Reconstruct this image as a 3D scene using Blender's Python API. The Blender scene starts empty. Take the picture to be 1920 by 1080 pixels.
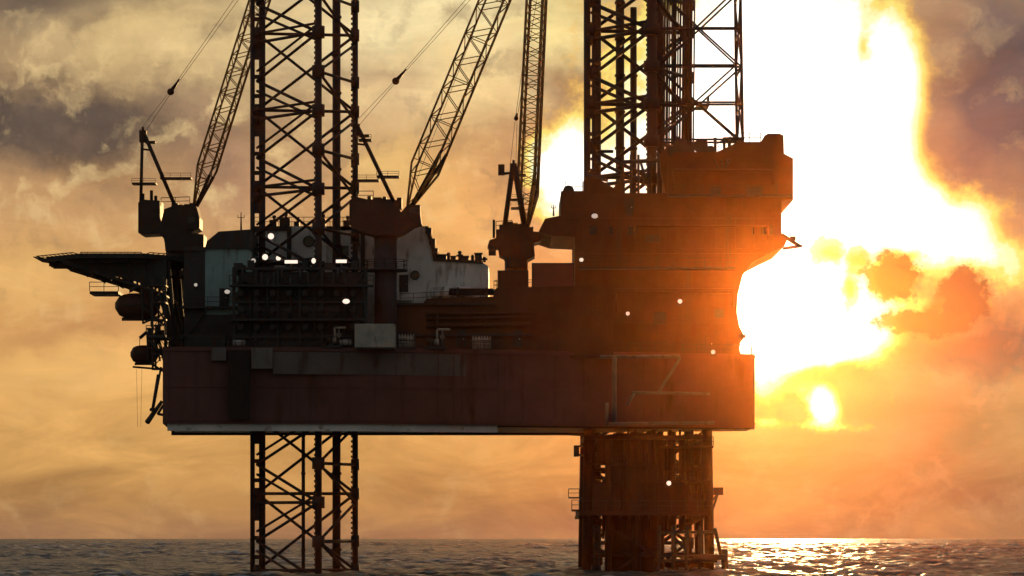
import bpy, math, random
import numpy as np
from mathutils import Vector

random.seed(7)
sc = bpy.context.scene
COL = sc.collection

# ------------------------------------------------------------------ camera frame
# camera stands on a boat 400 m from the near side of the rig, 6 m above the water
H, D, F = 6.2, 400.0, 6400.0        # eye height, distance to plane Y=0, focal length in photo pixels
Y0 = 978.3                          # photo row of the geometric horizon
SEA_R = 1250.0


def X(px, Y):
    return (px - 960.0) / F * (Y + D)


def Z(py, Y):
    return H + (Y0 - py) / F * (Y + D)


def W(px, py, Y):
    return Vector((X(px, Y), Y, Z(py, Y)))


# ------------------------------------------------------------------ materials
def srgb(r, g, b):
    def f(c):
        c /= 255.0
        return c / 12.92 if c <= 0.04045 else ((c + 0.055) / 1.055) ** 2.4
    return (f(r), f(g), f(b), 1.0)


def paint(name, col, rust=0.25, rough=0.55, metallic=0.0, scale=0.35, rustcol=(0.09, 0.035, 0.015), streak=True):
    """weathered paint: large blotches, rust streaks that run down, fine grain in the roughness"""
    m = bpy.data.materials.new(name)
    m.use_nodes = True
    nt = m.node_tree
    N, L = nt.nodes, nt.links
    bs = N['Principled BSDF']
    tc = N.new('ShaderNodeTexCoord')
    mp = N.new('ShaderNodeMapping')
    mp.inputs['Scale'].default_value = (1, 1, 0.22 if streak else 1)
    L.new(tc.outputs['Object'], mp.inputs['Vector'])
    n1 = N.new('ShaderNodeTexNoise')
    n1.inputs['Scale'].default_value = scale
    n1.inputs['Detail'].default_value = 6
    n1.inputs['Roughness'].default_value = 0.65
    L.new(tc.outputs['Object'], n1.inputs['Vector'])
    n2 = N.new('ShaderNodeTexNoise')
    n2.inputs['Scale'].default_value = scale * 4
    n2.inputs['Detail'].default_value = 5
    L.new(mp.outputs['Vector'], n2.inputs['Vector'])
    r1 = N.new('ShaderNodeMapRange')
    r1.inputs['From Min'].default_value = 0.3
    r1.inputs['From Max'].default_value = 0.7
    r1.inputs['To Min'].default_value = 0.72
    r1.inputs['To Max'].default_value = 1.2
    L.new(n1.outputs['Fac'], r1.inputs['Value'])
    mul = N.new('ShaderNodeVectorMath')
    mul.operation = 'SCALE'
    mul.inputs[0].default_value = col[:3]
    L.new(r1.outputs['Result'], mul.inputs['Scale'])
    r2 = N.new('ShaderNodeMapRange')
    r2.inputs['From Min'].default_value = 0.62 - rust * 0.3
    r2.inputs['From Max'].default_value = 0.8 - rust * 0.2
    L.new(n2.outputs['Fac'], r2.inputs['Value'])
    mx = N.new('ShaderNodeMix')
    mx.data_type = 'RGBA'
    mx.inputs[7].default_value = (*rustcol, 1)
    L.new(r2.outputs['Result'], mx.inputs[0])
    L.new(mul.outputs['Vector'], mx.inputs[6])
    L.new(mx.outputs[2], bs.inputs['Base Color'])
    r3 = N.new('ShaderNodeMapRange')
    r3.inputs['To Min'].default_value = rough - 0.12
    r3.inputs['To Max'].default_value = rough + 0.2
    L.new(n2.outputs['Fac'], r3.inputs['Value'])
    L.new(r3.outputs['Result'], bs.inputs['Roughness'])
    bs.inputs['Metallic'].default_value = metallic
    bs.inputs['Specular IOR Level'].default_value = 0.3
    return m


M = {
    'hull': paint('hull_paint', (0.165, 0.072, 0.060), 0.15, 0.6, scale=0.12),
    'strake': paint('strake_paint', (0.15, 0.125, 0.115), 0.2, 0.6, scale=0.2),
    'hull_light': paint('hull_patch', (0.19, 0.165, 0.15), 0.2, 0.6, scale=0.3),
    'hull_dark': paint('hull_slab', (0.03, 0.022, 0.02), 0.2, 0.7, scale=0.3),
    'bottom': paint('bottom_sealit', (0.78, 0.74, 0.72), 0.1, 0.5, scale=0.2, streak=False),  # pale tone carries the light thrown up by the sea
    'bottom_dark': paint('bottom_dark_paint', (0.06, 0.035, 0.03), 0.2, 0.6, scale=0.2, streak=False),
    'white': paint('house_white', (0.33, 0.47, 0.47), 0.14, 0.5, scale=0.25),
    'grey': paint('house_grey', (0.80, 0.80, 0.78), 0.22, 0.55, scale=0.3),
    'panel': paint('panel_beige', (0.46, 0.43, 0.38), 0.15, 0.6, scale=0.5),
    'dark': paint('dark_steel', (0.055, 0.055, 0.055), 0.25, 0.6, scale=0.5),
    'brown': paint('brown_module', (0.095, 0.05, 0.028), 0.1, 0.6, scale=0.2),
    'leg': paint('leg_steel', (0.045, 0.034, 0.034), 0.15, 0.5, scale=0.4),
    'boom': paint('boom_ochre', (0.42, 0.21, 0.06), 0.3, 0.5, scale=0.6),
    'boom_dark': paint('boom_dark', (0.06, 0.03, 0.02), 0.2, 0.5, scale=0.6),
    'crane': paint('crane_house', (0.042, 0.036, 0.03), 0.25, 0.55, scale=0.5),
    'pedestal': paint('pedestal_paint', (0.085, 0.07, 0.075), 0.2, 0.55, scale=0.4),
    'orange': paint('lifeboat_paint', (0.085, 0.035, 0.02), 0.08, 0.45, scale=0.6),
    'cable': paint('wire_rope', (0.05, 0.045, 0.04), 0.1, 0.6, scale=1.0),
    'raft': paint('raft_white', (0.5, 0.5, 0.48), 0.05, 0.45, scale=1.0),
    'helideck': paint('helideck_steel', (0.05, 0.06, 0.055), 0.2, 0.65, scale=0.4),
    'caisson': paint('caisson_steel', (0.05, 0.022, 0.016), 0.4, 0.6, scale=0.25),
}


def glass(name, col):
    m = bpy.data.materials.new(name)
    m.use_nodes = True
    N, L = m.node_tree.nodes, m.node_tree.links
    b = N['Principled BSDF']
    n = N.new('ShaderNodeTexNoise')
    n.inputs['Scale'].default_value = 1.5
    r = N.new('ShaderNodeMapRange')
    r.inputs['To Min'].default_value = 0.06
    r.inputs['To Max'].default_value = 0.2
    L.new(n.outputs['Fac'], r.inputs['Value'])
    L.new(r.outputs['Result'], b.inputs['Roughness'])
    b.inputs['Base Color'].default_value = (*col, 1)
    return m


M['pane'] = glass('window_pane', (0.008, 0.010, 0.012))


def lamp_mat(name, col, s):
    m = bpy.data.materials.new(name)
    m.use_nodes = True
    N, L = m.node_tree.nodes, m.node_tree.links
    b = N['Principled BSDF']
    b.inputs['Base Color'].default_value = (0.8, 0.8, 0.75, 1)
    b.inputs['Emission Color'].default_value = (*col, 1)
    n = N.new('ShaderNodeTexNoise')
    n.inputs['Scale'].default_value = 3.0
    r = N.new('ShaderNodeMapRange')
    r.inputs['To Min'].default_value = s * 0.8
    r.inputs['To Max'].default_value = s * 1.2
    L.new(n.outputs['Fac'], r.inputs['Value'])
    L.new(r.outputs['Result'], b.inputs['Emission Strength'])
    return m


M['lamp'] = lamp_mat('lamp_lens_lit', (1.0, 0.80, 0.64), 1.2)
M['lamp_dim'] = lamp_mat('lamp_lens_dim', (1.0, 0.86, 0.72), 0.45)


# ------------------------------------------------------------------ mesh builder
class MB:
    def __init__(self):
        self.v, self.f, self.smooth = [], [], []

    def add(self, vs, fs, smooth=False):
        o = len(self.v)
        self.v += [tuple(p) for p in vs]
        self.f += [tuple(i + o for i in f) for f in fs]
        self.smooth += [smooth] * len(fs)
        return self

    def wbox(self, x0, x1, y0, y1, z0, z1):
        if x1 < x0: x0, x1 = x1, x0
        if y1 < y0: y0, y1 = y1, y0
        if z1 < z0: z0, z1 = z1, z0
        vs = [(x0, y0, z0), (x1, y0, z0), (x1, y1, z0), (x0, y1, z0), (x0, y0, z1), (x1, y0, z1), (x1, y1, z1), (x0, y1, z1)]
        return self.add(vs, [(0, 3, 2, 1), (4, 5, 6, 7), (0, 1, 5, 4), (1, 2, 6, 5), (2, 3, 7, 6), (3, 0, 4, 7)])

    def box(self, px0, px1, py0, py1, Ya, Yb):
        """box whose front face (at depth Ya) spans the given photo rows and columns"""
        return self.wbox(X(px0, Ya), X(px1, Ya), Ya, Yb, Z(py1, Ya), Z(py0, Ya))

    def prism(self, pts, Ya, Yb):
        """outline in photo pixels taken at depth Ya, extruded back to Yb"""
        n = len(pts)
        P = [(X(a, Ya), Z(b, Ya)) for a, b in pts]
        ar = sum(P[i][0] * P[(i + 1) % n][1] - P[(i + 1) % n][0] * P[i][1] for i in range(n))
        if ar < 0:
            P.reverse()
        vs = [(p[0], Ya, p[1]) for p in P] + [(p[0], Yb, p[1]) for p in P]
        fs = [tuple(range(n)), tuple(range(2 * n - 1, n - 1, -1))]
        fs += [(i, i + n, (i + 1) % n + n, (i + 1) % n) for i in range(n)]
        return self.add(vs, fs)

    def plan(self, pts, z0, z1):
        n = len(pts)
        ar = sum(pts[i][0] * pts[(i + 1) % n][1] - pts[(i + 1) % n][0] * pts[i][1] for i in range(n))
        if ar < 0:
            pts = pts[::-1]
        vs = [(p[0], p[1], z0) for p in pts] + [(p[0], p[1], z1) for p in pts]
        fs = [tuple(range(n - 1, -1, -1)), tuple(range(n, 2 * n))]
        fs += [(i, (i + 1) % n, (i + 1) % n + n, i + n) for i in range(n)]
        return self.add(vs, fs)

    def tube(self, p, q, r, n=6, r2=None):
        p, q = Vector(p), Vector(q)
        d = (q - p)
        if d.length < 1e-6:
            return self
        d.normalize()
        a = Vector((0, 0, 1)) if abs(d.z) < 0.9 else Vector((1, 0, 0))
        u = d.cross(a).normalized()
        w = d.cross(u)
        r2 = r if r2 is None else r2
        vs = []
        for c, rr in ((p, r), (q, r2)):
            for k in range(n):
                t = 2 * math.pi * (k + 0.5) / n
                vs.append(c + (u * math.cos(t) + w * math.sin(t)) * rr)
        fs = [(k, k + n, (k + 1) % n + n, (k + 1) % n) for k in range(n)]
        o = len(self.v)
        self.add(vs, fs, n > 5)
        self.add([], [], False)
        self.f += [tuple(o + k for k in range(n)), tuple(o + n + k for k in range(n - 1, -1, -1))]
        self.smooth += [False, False]
        return self

    def tb(self, a, b, r, n=6, r2=None):
        return self.tube(W(*a), W(*b), r, n, r2)

    def path(self, pts, r, n=6):
        for a, b in zip(pts[:-1], pts[1:]):
            self.tube(a, b, r, n)
        return self

    def ball(self, c, r, sx=1, sy=1, sz=1, n=10, m=7):
        vs, fs = [], []
        for i in range(m + 1):
            t = math.pi * i / m
            for k in range(n):
                a = 2 * math.pi * k / n
                vs.append((c[0] + r * sx * math.sin(t) * math.cos(a), c[1] + r * sy * math.sin(t) * math.sin(a), c[2] + r * sz * math.cos(t)))
        for i in range(m):
            for k in range(n):
                fs.append((i * n + k, (i + 1) * n + k, (i + 1) * n + (k + 1) % n, i * n + (k + 1) % n))
        return self.add(vs, fs, True)

    def rail(self, pts, h=1.1, step=1.6, r=0.05):
        for a, b in zip(pts[:-1], pts[1:]):
            a, b = Vector(a), Vector(b)
            k = max(1, int((b - a).length / step))
            up = Vector((0, 0, h))
            for i in range(k + 1):
                p = a.lerp(b, i / k)
                self.tube(p, p + up, r, 4)
            self.tube(a + up, b + up, r, 4)
            self.tube(a + up * 0.5, b + up * 0.5, r * 0.8, 4)
        return self

    def build(self, name, mat, parent=None, loc=None):
        o0 = Vector(loc) if loc is not None else (root_loc(parent) if parent else Vector((0, 0, 0)))
        me = bpy.data.meshes.new(name)
        me.from_pydata([(p[0] - o0.x, p[1] - o0.y, p[2] - o0.z) for p in self.v], [], self.f)
        me.polygons.foreach_set('use_smooth', self.smooth)
        me.update()
        me.materials.append(M[mat] if isinstance(mat, str) else mat)
        ob = bpy.data.objects.new(name, me)
        COL.objects.link(ob)
        if parent:
            ob.parent = parent
        else:
            ob.location = o0
        return ob


def root_loc(o):
    while o.parent:
        o = o.parent
    return Vector(o.location)


def tag(o, label, cat, group=None, kind=None):
    if label: o['label'] = label
    if cat: o['category'] = cat
    if group: o['group'] = group
    if kind: o['kind'] = kind
    return o


def thing(name, label, cat, loc, group=None):
    o = bpy.data.objects.new(name, None)
    o.empty_display_size = 0.5
    COL.objects.link(o)
    o.location = loc
    return tag(o, label, cat, group)


def copy_tree(o, parent=None):
    c = o.copy()
    COL.objects.link(c)
    if parent:
        c.parent = parent
    for ch in list(o.children):
        copy_tree(ch, c)
    return c


# ------------------------------------------------------------------ sea
def make_sea():
    rng = np.random.default_rng(3)
    fine = np.linspace(-11.5, 11.5, 560)
    coarse = np.concatenate([np.linspace(11.5, 30, 24)[1:], np.linspace(30, 180, 40)[1:]])
    az = np.concatenate([-coarse[::-1][1:], fine, coarse])
    az_r = np.radians(az)
    rr = np.concatenate([[2.0, 10, 25], np.linspace(40, 330, 70)[:-1]])
    r = 330.0
    lst = []
    while r < SEA_R:
        lst.append(r)
        r += 0.9 + (r - 330) * 0.0030
    lst.append(SEA_R)
    rr = np.concatenate([rr, lst])
    A, R = np.meshgrid(az_r, rr)
    x = R * np.sin(A)
    y = R * np.cos(A) - D
    z = np.zeros_like(x)
    dx = np.zeros_like(x)
    dy = np.zeros_like(x)
    main = math.radians(250)
    for i in range(90):
        lam = 2.0 * (26 / 2.0) ** rng.random()
        th = main + rng.normal(0, 0.65)
        k = 2 * math.pi / lam
        a = 0.0088 * lam ** 0.72 * (0.5 + rng.random()) * (1.0 if lam < 16 else 0.45)
        ph = rng.random() * 6.283
        arg = k * (x * math.cos(th) + y * math.sin(th)) + ph
        z += a * np.cos(arg)
        q = 0.75
        dx -= q * a * math.cos(th) * np.sin(arg)
        dy -= q * a * math.sin(th) * np.sin(arg)
    # gusts: groups of taller waves with calmer water between
    g = 1.0 + 0.4 * np.sin(x * 0.031 + 1.3 * np.sin(y * 0.013)) * np.sin(y * 0.022 + x * 0.009)
    fade = 0.8 * np.clip((SEA_R - R) / 350, 0.12, 1) * g
    z, dx, dy = z * fade, dx * fade, dy * fade
    x = x + dx
    y = y + dy
    nr, nc = x.shape
    co = np.stack([x, y, z], -1).reshape(-1, 3)
    idx = np.arange(nr * nc).reshape(nr, nc)
    a, b, c, d = idx[:-1, :-1], idx[:-1, 1:], idx[1:, 1:], idx[1:, :-1]
    q = np.stack([a, d, c, b], -1).reshape(-1, 4)[:, ::-1]
    # close the seam behind the camera
    s = np.stack([idx[:-1, -1], idx[:-1, 0], idx[1:, 0], idx[1:, -1]], -1)
    q = np.concatenate([q, s])
    me = bpy.data.meshes.new('sea')
    me.vertices.add(len(co))
    me.vertices.foreach_set('co', co.astype(np.float32).ravel())
    me.loops.add(q.size)
    me.loops.foreach_set('vertex_index', q.astype(np.int32).ravel())
    me.polygons.add(len(q))
    me.polygons.foreach_set('loop_start', np.arange(0, q.size, 4, dtype=np.int32))
    me.polygons.foreach_set('loop_total', np.full(len(q), 4, dtype=np.int32))
    me.polygons.foreach_set('use_smooth', np.ones(len(q), bool))
    me.update(calc_edges=True)
    me.validate()
    m = bpy.data.materials.new('sea_water')
    m.use_nodes = True
    N, L = m.node_tree.nodes, m.node_tree.links
    b = N['Principled BSDF']
    b.inputs['IOR'].default_value = 1.33
    b.inputs['Specular IOR Level'].default_value = 0.31
    b.inputs['Roughness'].default_value = 0.36
    tc = N.new('ShaderNodeTexCoord')
    n0 = N.new('ShaderNodeTexNoise')
    n0.inputs['Scale'].default_value = 0.02
    L.new(tc.outputs['Object'], n0.inputs['Vector'])
    cr = N.new('ShaderNodeValToRGB')
    cr.color_ramp.elements[0].color = (0.040, 0.068, 0.074, 1)
    cr.color_ramp.elements[1].color = (0.060, 0.100, 0.106, 1)
    L.new(n0.outputs['Fac'], cr.inputs['Fac'])
    sp = N.new('ShaderNodeSeparateXYZ')
    L.new(tc.outputs['Object'], sp.inputs[0])
    nf = N.new('ShaderNodeTexNoise')
    nf.inputs['Scale'].default_value = 0.55
    nf.inputs['Detail'].default_value = 7
    nf.inputs['Roughness'].default_value = 0.7
    L.new(tc.outputs['Object'], nf.inputs['Vector'])
    ad = N.new('ShaderNodeMath')
    ad.operation = 'MULTIPLY_ADD'
    L.new(nf.outputs['Fac'], ad.inputs[0])
    ad.inputs[1].default_value = 1.6
    L.new(sp.outputs['Z'], ad.inputs[2])
    fm = N.new('ShaderNodeMapRange')
    fm.inputs['From Min'].default_value = 1.18
    fm.inputs['From Max'].default_value = 1.42
    fm.inputs['To Max'].default_value = 0.75
    L.new(ad.outputs[0], fm.inputs['Value'])
    fx = N.new('ShaderNodeMix')
    fx.data_type = 'RGBA'
    fx.inputs[7].default_value = (0.62, 0.64, 0.63, 1)
    L.new(fm.outputs['Result'], fx.inputs[0])
    L.new(cr.outputs['Color'], fx.inputs[6])
    L.new(fx.outputs[2], b.inputs['Base Color'])
    n1 = N.new('ShaderNodeTexNoise')
    n1.inputs['Scale'].default_value = 0.9
    n1.inputs['Detail'].default_value = 5
    L.new(tc.outputs['Object'], n1.inputs['Vector'])
    bp = N.new('ShaderNodeBump')
    bp.inputs['Strength'].default_value = 1.0
    bp.inputs['Distance'].default_value = 0.5
    L.new(n1.outputs['Fac'], bp.inputs['Height'])
    L.new(bp.outputs['Normal'], b.inputs['Normal'])
    me.materials.append(m)
    o = bpy.data.objects.new('sea', me)
    COL.objects.link(o)
    tag(o, None, None, kind='structure')
    return o


make_sea()

# ------------------------------------------------------------------ hull
ZB = Z(795, 0)       # underside
ZD = Z(650, 0)       # main deck


def make_hull():
    P = [(X(305, 0), 0.0), (X(690, 2), 2.0), (X(1415, 18), 18.0), (X(1415, 26), 26.0), (X(1110, 36), 36.0), (X(322, 36), 36.0)]
    t = thing('rig_hull', 'long dark red-brown barge hull of the drilling rig raised on lattice legs above the sea', 'rig hull', ((P[0][0] + P[2][0]) / 2, 14, ZB))
    b = MB()
    b.plan(P, ZB + 0.06, ZD)
    # rubbing strakes and vertical stiffeners along the near side
    A, B, C = Vector((*P[0], 0)), Vector((*P[1], 0)), Vector((*P[2], 0))
    for a, c in ((A, B), (B, C)):
        for z, w in ((ZD - 0.35, 0.22), (ZB + 4.4, 0.12), (ZB + 0.5, 0.16)):
            p, q = a.copy(), c.copy()
            p.z = q.z = z
            n = Vector((c.y - a.y, -(c.x - a.x), 0)).normalized()
            b.tube(p + n * 0.02, q + n * 0.02, w, 4)
        L = (c - a).length
        k = int(L / 2.4)
        for i in range(k + 1):
            p = a.lerp(c, min(0.995, (i + 0.3 + 0.5 * math.sin(i * 2.3)) / (k + 0.9) + 0.004))
            b.wbox(p.x - 0.05, p.x + 0.05, p.y - 0.07, p.y + 0.3, ZB + 0.8, ZD - 0.7)
    b.build('hull_shell', 'hull', t)
    # underside: light off the sea put into pale paint on the left two thirds, dark on the right
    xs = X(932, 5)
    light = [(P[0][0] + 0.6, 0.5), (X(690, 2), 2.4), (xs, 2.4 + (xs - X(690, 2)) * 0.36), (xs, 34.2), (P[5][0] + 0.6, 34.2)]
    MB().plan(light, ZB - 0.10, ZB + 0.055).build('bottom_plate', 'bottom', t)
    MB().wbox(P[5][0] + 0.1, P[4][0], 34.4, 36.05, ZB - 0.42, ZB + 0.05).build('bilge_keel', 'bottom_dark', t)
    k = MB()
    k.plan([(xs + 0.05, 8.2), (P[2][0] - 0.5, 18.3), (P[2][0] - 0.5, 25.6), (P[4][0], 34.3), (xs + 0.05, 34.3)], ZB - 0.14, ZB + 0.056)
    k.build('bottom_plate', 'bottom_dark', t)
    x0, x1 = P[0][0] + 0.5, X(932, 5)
    MB().plan([(x0, 0.45), (X(690, 2), 2.45), (x1, 2.45 + (x1 - X(690, 2)) * 0.36), (x1, 3.1 + (x1 - X(690, 2)) * 0.36), (X(690, 2), 3.1), (x0, 1.1)], ZB - 0.78, ZB + 0.05).build('bright_strip', 'bottom', t)  # added pale plate, brightens the strip under the hull
    q0, q1, q2 = X(512, 0), X(690, 2), X(985, 8)
    MB().plan([(q0, 0.3), (q1, 2.0), (q2, 2.0 + (q2 - q1) * 0.355), (q2, 1.86 + (q2 - q1) * 0.355), (q1, 1.86), (q0, 0.16)], ZD - 3.2, ZD - 0.6).build('upper_strake', 'strake', t)
    # dark box set on the side in place of a recess, paint patch, pipe frame at the right
    MB().box(428, 468, 656, 786, -0.55, 0.3).build('slab', 'hull_dark', t)
    MB().box(471, 511, 652, 691, -0.22, 0.3).build('doubler_plate', 'hull_light', t)
    MB().box(395, 424, 652, 676, -0.2, 0.3).build('doubler_plate', 'hull_light', t)
    fr = MB()
    Yf = 9.0
    fr.tb((1152, 668, Yf), (1152, 792, Yf), 0.3, 8)
    fr.tb((1138, 755, Yf), (1138, 800, Yf), 0.22, 8)
    fr.tb((1125, 669, Yf), (1275, 668, Yf), 0.22)
    fr.tb((1185, 736, Yf), (1330, 738, Yf), 0.16)
    fr.tb((1235, 735, Yf), (1275, 672, Yf), 0.16)
    fr.tb((1176, 760, Yf), (1190, 736, Yf), 0.16)
    fr.tb((1135, 795, Yf), (1340, 793, Yf), 0.2)
    for px in (1127, 1152, 1185, 1235, 1275, 1330):
        Ys = 2 + 16 * (px - 690) / (1415 - 690)
        fr.tb((px, 669 if px < 1280 else 738, Yf), (px, 672 if px < 1280 else 740, Ys + 1.5), 0.12)
    fr.build('pipe_frame', 'hull_light', t)
    r = MB()
    r.rail([(P[0][0] + .3, .3, ZD), (P[1][0], 2.3, ZD), (P[2][0] - .4, 18.3, ZD), (P[3][0] - .4, 25.5, ZD)], 1.1, 1.8, 0.05)
    r.rail([(P[0][0] + .3, .3, ZD), (P[5][0] + .3, 35.6, ZD)], 1.1, 1.8, 0.05)
    r.build('guard_rail', 'dark', t)
    # light grey sponson box under the middle crane
    sp = MB().box(665, 740, 607, 651, -2.2, 2.8)
    for i in range(6):
        sp.box(668 + i * 14, 670 + i * 14, 609, 650, -2.26, -2.19)
    sp.build('sponson', 'panel', t)
    return t


make_hull()


# ------------------------------------------------------------------ lattice legs
def make_leg(label, pxA, pxB, pxC, YA, dB, dC, ztop, r_ch, r_br, H_bay, phase, tower, group):
    pA = Vector((X(pxA, YA), YA, 0))
    pB = Vector((X(pxB, YA + dB), YA + dB, 0))
    pC = Vector((X(pxC, YA + dC), YA + dC, 0))
    zb = -4.0
    t = thing('lattice_tower', label, 'rig leg', ((pA.x + pC.x) / 2, YA, zb), group)
    up = lambda p, z: Vector((p.x, p.y, z))
    # chord A: two half tubes with a rack plate and spacers between, sky showing in the gaps
    for nm, p, double in (('chord', pA, True), ('chord', pB, False), ('chord', pC, False)):
        b = MB()
        if double:
            for s, r in ((-0.55, r_ch * 0.72), (0.62, r_ch)):
                b.tube(up(p + Vector((s, 0, 0)), zb), up(p + Vector((s, 0, 0)), ztop), r, 10)
            z = zb + 1
            i = 0
            while z < ztop:
                b.wbox(p.x - 0.5, p.x + 0.55, p.y - 0.1, p.y + 0.1, z, z + (1.7 if i % 4 == 0 else 0.5))
                z += 2.33
                i += 1
        else:
            b.tube(up(p, zb), up(p, ztop), r_ch * (1.05 if p is pB else 0.9), 12)
            z = zb
            while z < ztop - 0.4:     # rack teeth
                b.wbox(p.x - r_ch - 0.12, p.x - r_ch + 0.05, p.y - 0.09, p.y + 0.09, z, z + 0.28)
                z += 0.62
        b.build(nm, 'leg', t)
    n = int((ztop - zb) / H_bay) + 2
    for fi, (p, q) in enumerate(((pA, pB), (pB, pC), (pA, pC))):
        b = MB()
        ph = phase + (0 if fi == 0 else H_bay * 0.5 if fi == 1 else 0.12 * H_bay)
        for k in range(-1, n):
            z0 = zb + ph + k * H_bay
            z1 = z0 + H_bay
            zm = (z0 + z1) / 2

            def seg(a, za, c, zc, r):
                # clip to leg extent
                if za > zc: a, za, c, zc = c, zc, a, za
                if zc <= zb or za >= ztop: return
                A_, C_ = up(a, za), up(c, zc)
                if zc > za + 1e-4:
                    if za < zb: A_ = A_.lerp(C_, (zb - za) / (zc - za))
                    if zc > ztop: C_ = up(a, za).lerp(up(c, zc), (ztop - za) / (zc - za))
                b.tube(A_, C_, r, 6)
            seg(p, z0, q, z0, r_br * 0.95)
            if fi == 0:     # K bracing with its knee on the left chord, doubled
                seg(p, zm, q, z0, r_br)
                seg(p, zm, q, z1, r_br)
                seg(p, zm + 1.2, q, z1 + 1.0, r_br * 0.85)
                seg(p, zm - 1.2, q, z0 - 1.0, r_br * 0.85)
                seg(p, z0 + 1.1, q, z0 + 1.1, r_br * 0.8)
            elif fi == 1:
                seg(q, zm, p, z0, r_br * 0.9)
                seg(q, zm, p, z1, r_br * 0.9)
            else:
                seg(p, z0, q, z1, r_br * 0.9)
                seg(q, z0, p, z1, r_br * 0.9)
            # gusset plates
            for e in (p, q):
                if zb < z0 - 0.6 and z0 + 0.6 < ztop:
                    b.tube(up(e, z0 - 0.7), up(e, z0 + 0.7), r_ch * 1.35 + (0.25 if e is pB else 0), 8)
        b.build('bracing', 'leg', t)
    if tower:
        for (dx, w, zt) in tower:
            b = MB()
            c = pA.lerp(pC, dx)
            c.y += 2.0
            b.tube(up(c, zb), up(c, zt), w, 10)
            z = zb + 2
            while z < zt:
                b.tube(up(c, z), up(c, z + 0.3), w * 1.25, 10)
                z += 4.65
            b.build('riser_pipe', 'leg', t)
    return t


ZTOP = 77.0
L1 = make_leg('tall open lattice leg rising between the two big leaning cranes', 482, 597, 666, 14.0, -9.0, 1.6, ZTOP, 0.40, 0.2, 9.3, 3.2,
              [(0.46, 0.22, 20.0), (0.80, 0.5, ZTOP - 4)], 'lattice legs that carry the rig')
L2 = make_leg('dense dark lattice leg standing beside the slender derrick above the brown block', 1109, 1222, 1290, 34.0, -9.0, 1.6, ZTOP, 0.6, 0.26, 9.3, 6.4,
              [(0.30, 0.55, ZTOP - 2), (0.44, 0.42, ZTOP - 5), (0.72, 0.42, ZTOP - 3), (0.86, 0.34, ZTOP - 1)], 'lattice legs that carry the rig')


# ------------------------------------------------------------------ derrick on the drill floor
def make_derrick():
    Ya, Yb = 27.0, 38.0
    t = thing('drilling_derrick', 'slender open lattice derrick rising from the drill floor right of the dense leg', 'derrick', (X(1310, 32), 32, Z(285, Ya)))
    z0, z1 = Z(285, Ya), ZTOP - 1
    xs0 = (X(1228, Ya), X(1393, Ya))
    xs1 = (X(1240, Ya), X(1388, Ya))

    def corner(i, j, z):
        f = (z - z0) / (z1 - z0)
        x = xs0[i] + (xs1[i] - xs0[i]) * f
        return Vector((x, (Ya + 0.7 * f) if j == 0 else (Yb - 0.7 * f), z))
    for i in (0, 1):
        for j in (0, 1):
            MB().tube(corner(i, j, z0), corner(i, j, z1), 0.2, 8).build('derrick_leg', 'leg', t)
    hb = 4.75
    for (a, c) in (((0, 0), (1, 0)), ((0, 1), (1, 1)), ((0, 0), (0, 1)), ((1, 0), (1, 1))):
        b = MB()
        z = z0 + (1.2 if a[1] == 0 else 2.8)
        k = 0
        while z < z1 - 0.5:
            zt = min(z + hb, z1)
            b.tube(corner(*a, z), corner(*c, z), 0.14, 6)
            m = (corner(*a, zt) + corner(*c, zt)) / 2
            if k % 2 == 0:
                b.tube(corner(*a, z), m, 0.12, 6)
                b.tube(corner(*c, z), m, 0.12, 6)
            else:
                m = (corner(*a, z) + corner(*c, z)) / 2
                b.tube(corner(*a, zt), m, 0.12, 6)
                b.tube(corner(*c, zt), m, 0.12, 6)
            z += hb
            k += 1
        b.build('lattice', 'leg', t)
    mp = MB()
    mp.wbox(X(1306, 30), X(1330, 30), 30.5, 35, Z(196, 30) - 0.15, Z(196, 30))
    mp.rail([(X(1330, 30), 30.5, Z(196, 30)), (X(1330, 30), 35, Z(196, 30))], 1.2, 1.4, 0.06)
    mp.build('monkey_board', 'dark', t)
    st = MB()
    for i in range(13):
        x = X(1240 + i * 5.0, 33)
        st.tube((x, 33.5 + (i % 2) * 0.5, z0), (x + 0.2, 33.5 + (i % 2) * 0.5, z0 + 20 + (i % 4) * 3.4), 0.1 + 0.04 * (i % 3), 6)
    st.build('pipe_stand', 'dark', t)
    return t


make_derrick()


# ------------------------------------------------------------------ windows, doors, rails on houses
def porthole(parent, px, py, Yf, r=0.55):
    c = W(px, py, Yf)
    b = MB()
    n = 16
    vs = []
    for rr, yy in ((r * 1.3, 0.0), (r * 1.3, -0.12), (r, -0.12), (r, 0.0)):
        vs += [(c.x + rr * math.cos(2 * math.pi * k / n), Yf + yy, c.z + rr * math.sin(2 * math.pi * k / n)) for k in range(n)]
    fs = []
    for s in range(3):
        fs += [(s * n + k, s * n + (k + 1) % n, (s + 1) * n + (k + 1) % n, (s + 1) * n + k) for k in range(n)]
    b.add(vs, fs, False)
    f = b.build('window', 'dark', parent)
    g = MB()
    g.tube((c.x, Yf - 0.05, c.z), (c.x, Yf + 0.05, c.z), r * 1.02, n)
    g.build('pane', 'pane', f)


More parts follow.
